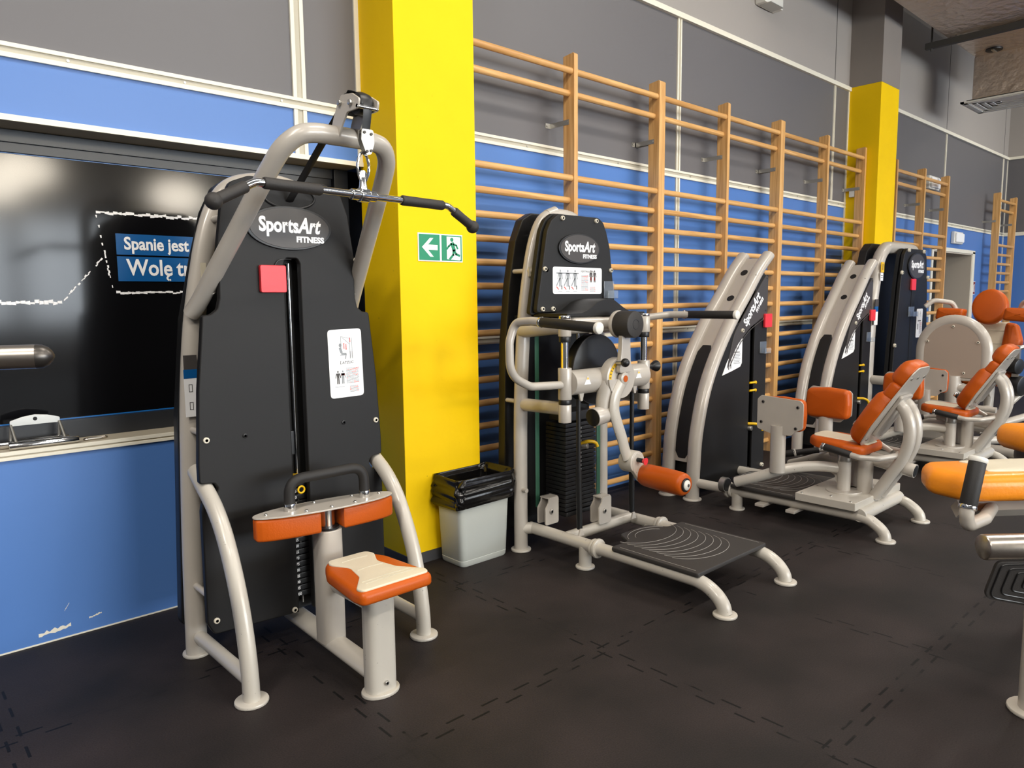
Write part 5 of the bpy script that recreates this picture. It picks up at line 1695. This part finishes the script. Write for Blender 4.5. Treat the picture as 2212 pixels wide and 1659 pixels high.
# ================================================================== things cut by the edges of the picture
def build_bench():
    # leg curl bench at the right edge
    r = root('leg_curl_bench', 'amber and cream padded bench with upright black hand grip at the right edge', 'gym bench', (3.5, .62, 0))
    P = M['paint']
    v = Vector((.78, -.62, 0)).normalized()      # along the bench, out of the picture
    n = Vector((-v.y, v.x, 0))
    o = Vector((2.99, .885, .685))
    ol = rpoly([(.0, -.14), (.9, -.17), (.9, .17), (.0, .14), (-.06, .0)], [.07, .02, .02, .07, .08], 5)
    pd = B().use(M['amber']).pad(ol, o, v, n, .098, .040, .006, back=.03).build('bench_pad', parent=r)
    il = rpoly([(.10, -.085), (.89, -.11), (.89, .11), (.10, .085), (.16, .0)], [.02, .02, .02, .02, .05], 4)
    B().use(M['cream']).pad(il, o + Z * .0955, v, n, .010, .004, .003).build('pad_panel', parent=pd)
    B().use(P).tube([o + v * .06 - Z * .06, o + v * .95 - Z * .06], .034, 4).build('bench_beam', parent=r)
    B().use(P).tube([o + v * .80 - Z * .06, o + v * .80 - Z * .683], .045, 16).build('bench_post', parent=r)
    hb = Vector((2.78, .745, .684)); ht = Vector((2.84, .735, .865))
    o2 = B().use(P).tube(fil([ht, hb, hb + Vector((.02, .0, -.05)), hb + v * .12 + n * .07 - Z * .045, o + v * .2 - Z * .06], .035, 6), .023, 14).build('grip_tube', parent=r)
    d = (hb - ht).normalized()
    B().use(M['rubber']).cyl(ht + d * .012, ht + d * .165, .0275, seg=24, bev=.003).build('grip', parent=o2)
    B().use(M['plastic_white']).cyl(ht - d * .006, ht + d * .014, .030, seg=24, bev=.006).build('end_cap', parent=o2)
    B().use(M['chrome']).cyl(ht + d * .163, ht + d * .178, .0285, seg=24, bev=.003).build('ferrule', parent=o2)
    # second pad further back
    r = root('padded_seat', 'orange seat pad with dark underside beyond the amber bench, cut by the right edge', 'gym seat', (4.10, .79, 0))
    c = Vector((4.07, .815, .70))
    B().use(M['amber']).pad(rpoly([(-.14, -.12), (.3, -.12), (.3, .12), (-.14, .12)], .06, 5), c, v, n, .12, .05, .006).build('pad', parent=r)
    B().use(M['badge']).pad(rpoly([(-.06, -.10), (.28, -.10), (.28, .10), (-.06, .10)], .05, 5), c - Z * .07, v, n, .08, .03, .0, back=.03).build('pad_shell', parent=r)
    B().use(P).cyl(c + v * .15 - Z * .05, (c.x + v.x * .15, c.y + v.y * .15, 0.0), .035, seg=14).build('post', parent=r)

def build_edge_machine():
    r = root('calf_machine', 'machine at the right edge with thick chrome crossbar, ribbed black footplate and silver post', 'gym machine', (2.88, .52, 0))
    B().use(M['paint']).cyl((2.905, .535, .01), (2.905, .535, .60), .052, seg=24).build('post', parent=r)
    foot(r, 2.905, .535, .085)
    q = B().use(M['steel']).cyl((2.685, .668, .605), (3.20, .22, .605), .042, seg=28, bev=.006)
    q.build('crossbar', parent=r)
    # footplate hanging under the bar
    u = Vector((.76, -.65, 0)).normalized()
    w = Vector((-.20, -.30, .93)).normalized()
    w = (w - u * w.dot(u)).normalized()
    c = Vector((2.80, .585, .50))
    pl = rpoly([(-.105, -.085), (.20, -.16), (.24, -.05), (.24, .07), (-.105, .07)], [.05, .03, .03, .02, .02], 5)
    fp = B().use(M['matblack']).prism(pl, c, u, w, .012, .003).build('footplate', parent=r)
    nn = u.cross(w).normalized()
    b = B().use(M['black'])
    for k in range(4):
        s = 1 - .2 * (k + .5)
        pts = [c + nn * .0125 + u * (.06 + (a - .06) * s) + w * (-.02 + (z + .02) * s) for a, z in pl]
        b.tube([Vector(p) for p in pts], .0028, 6, closed=True)
    b.build('ribs', parent=fp)

def build_peg():
    r = root('steel_bar_end', 'thick brushed steel bar with domed dark end reaching in from the left edge', 'bar', (.1, 1.75, 1.32))
    a, e = Vector((-.55, 1.98, 1.322)), Vector((.285, 1.735, 1.319))
    d = (e - a).normalized()
    B().use(M['steel']).cyl(a, e, .0245, seg=28).build('bar', parent=r)
    B().use(mat('dark_steel_cap', (96, 92, 88), .35, .9)).tube([e - d * .002, e + d * .010, e + d * .020, e + d * .027, e + d * .031], [.0248, .0238, .0190, .011, .003], 24).build('end_cap', parent=r)
    B().use(M['paint']).cyl((-.55, 1.98, 0), (-.55, 1.98, 1.9), .035, seg=18).build('rack_post', parent=r)

build_bench()
build_edge_machine()
build_peg()

for _o in bpy.data.objects:
    if '_b' in _o.keys():
        del _o['_b']
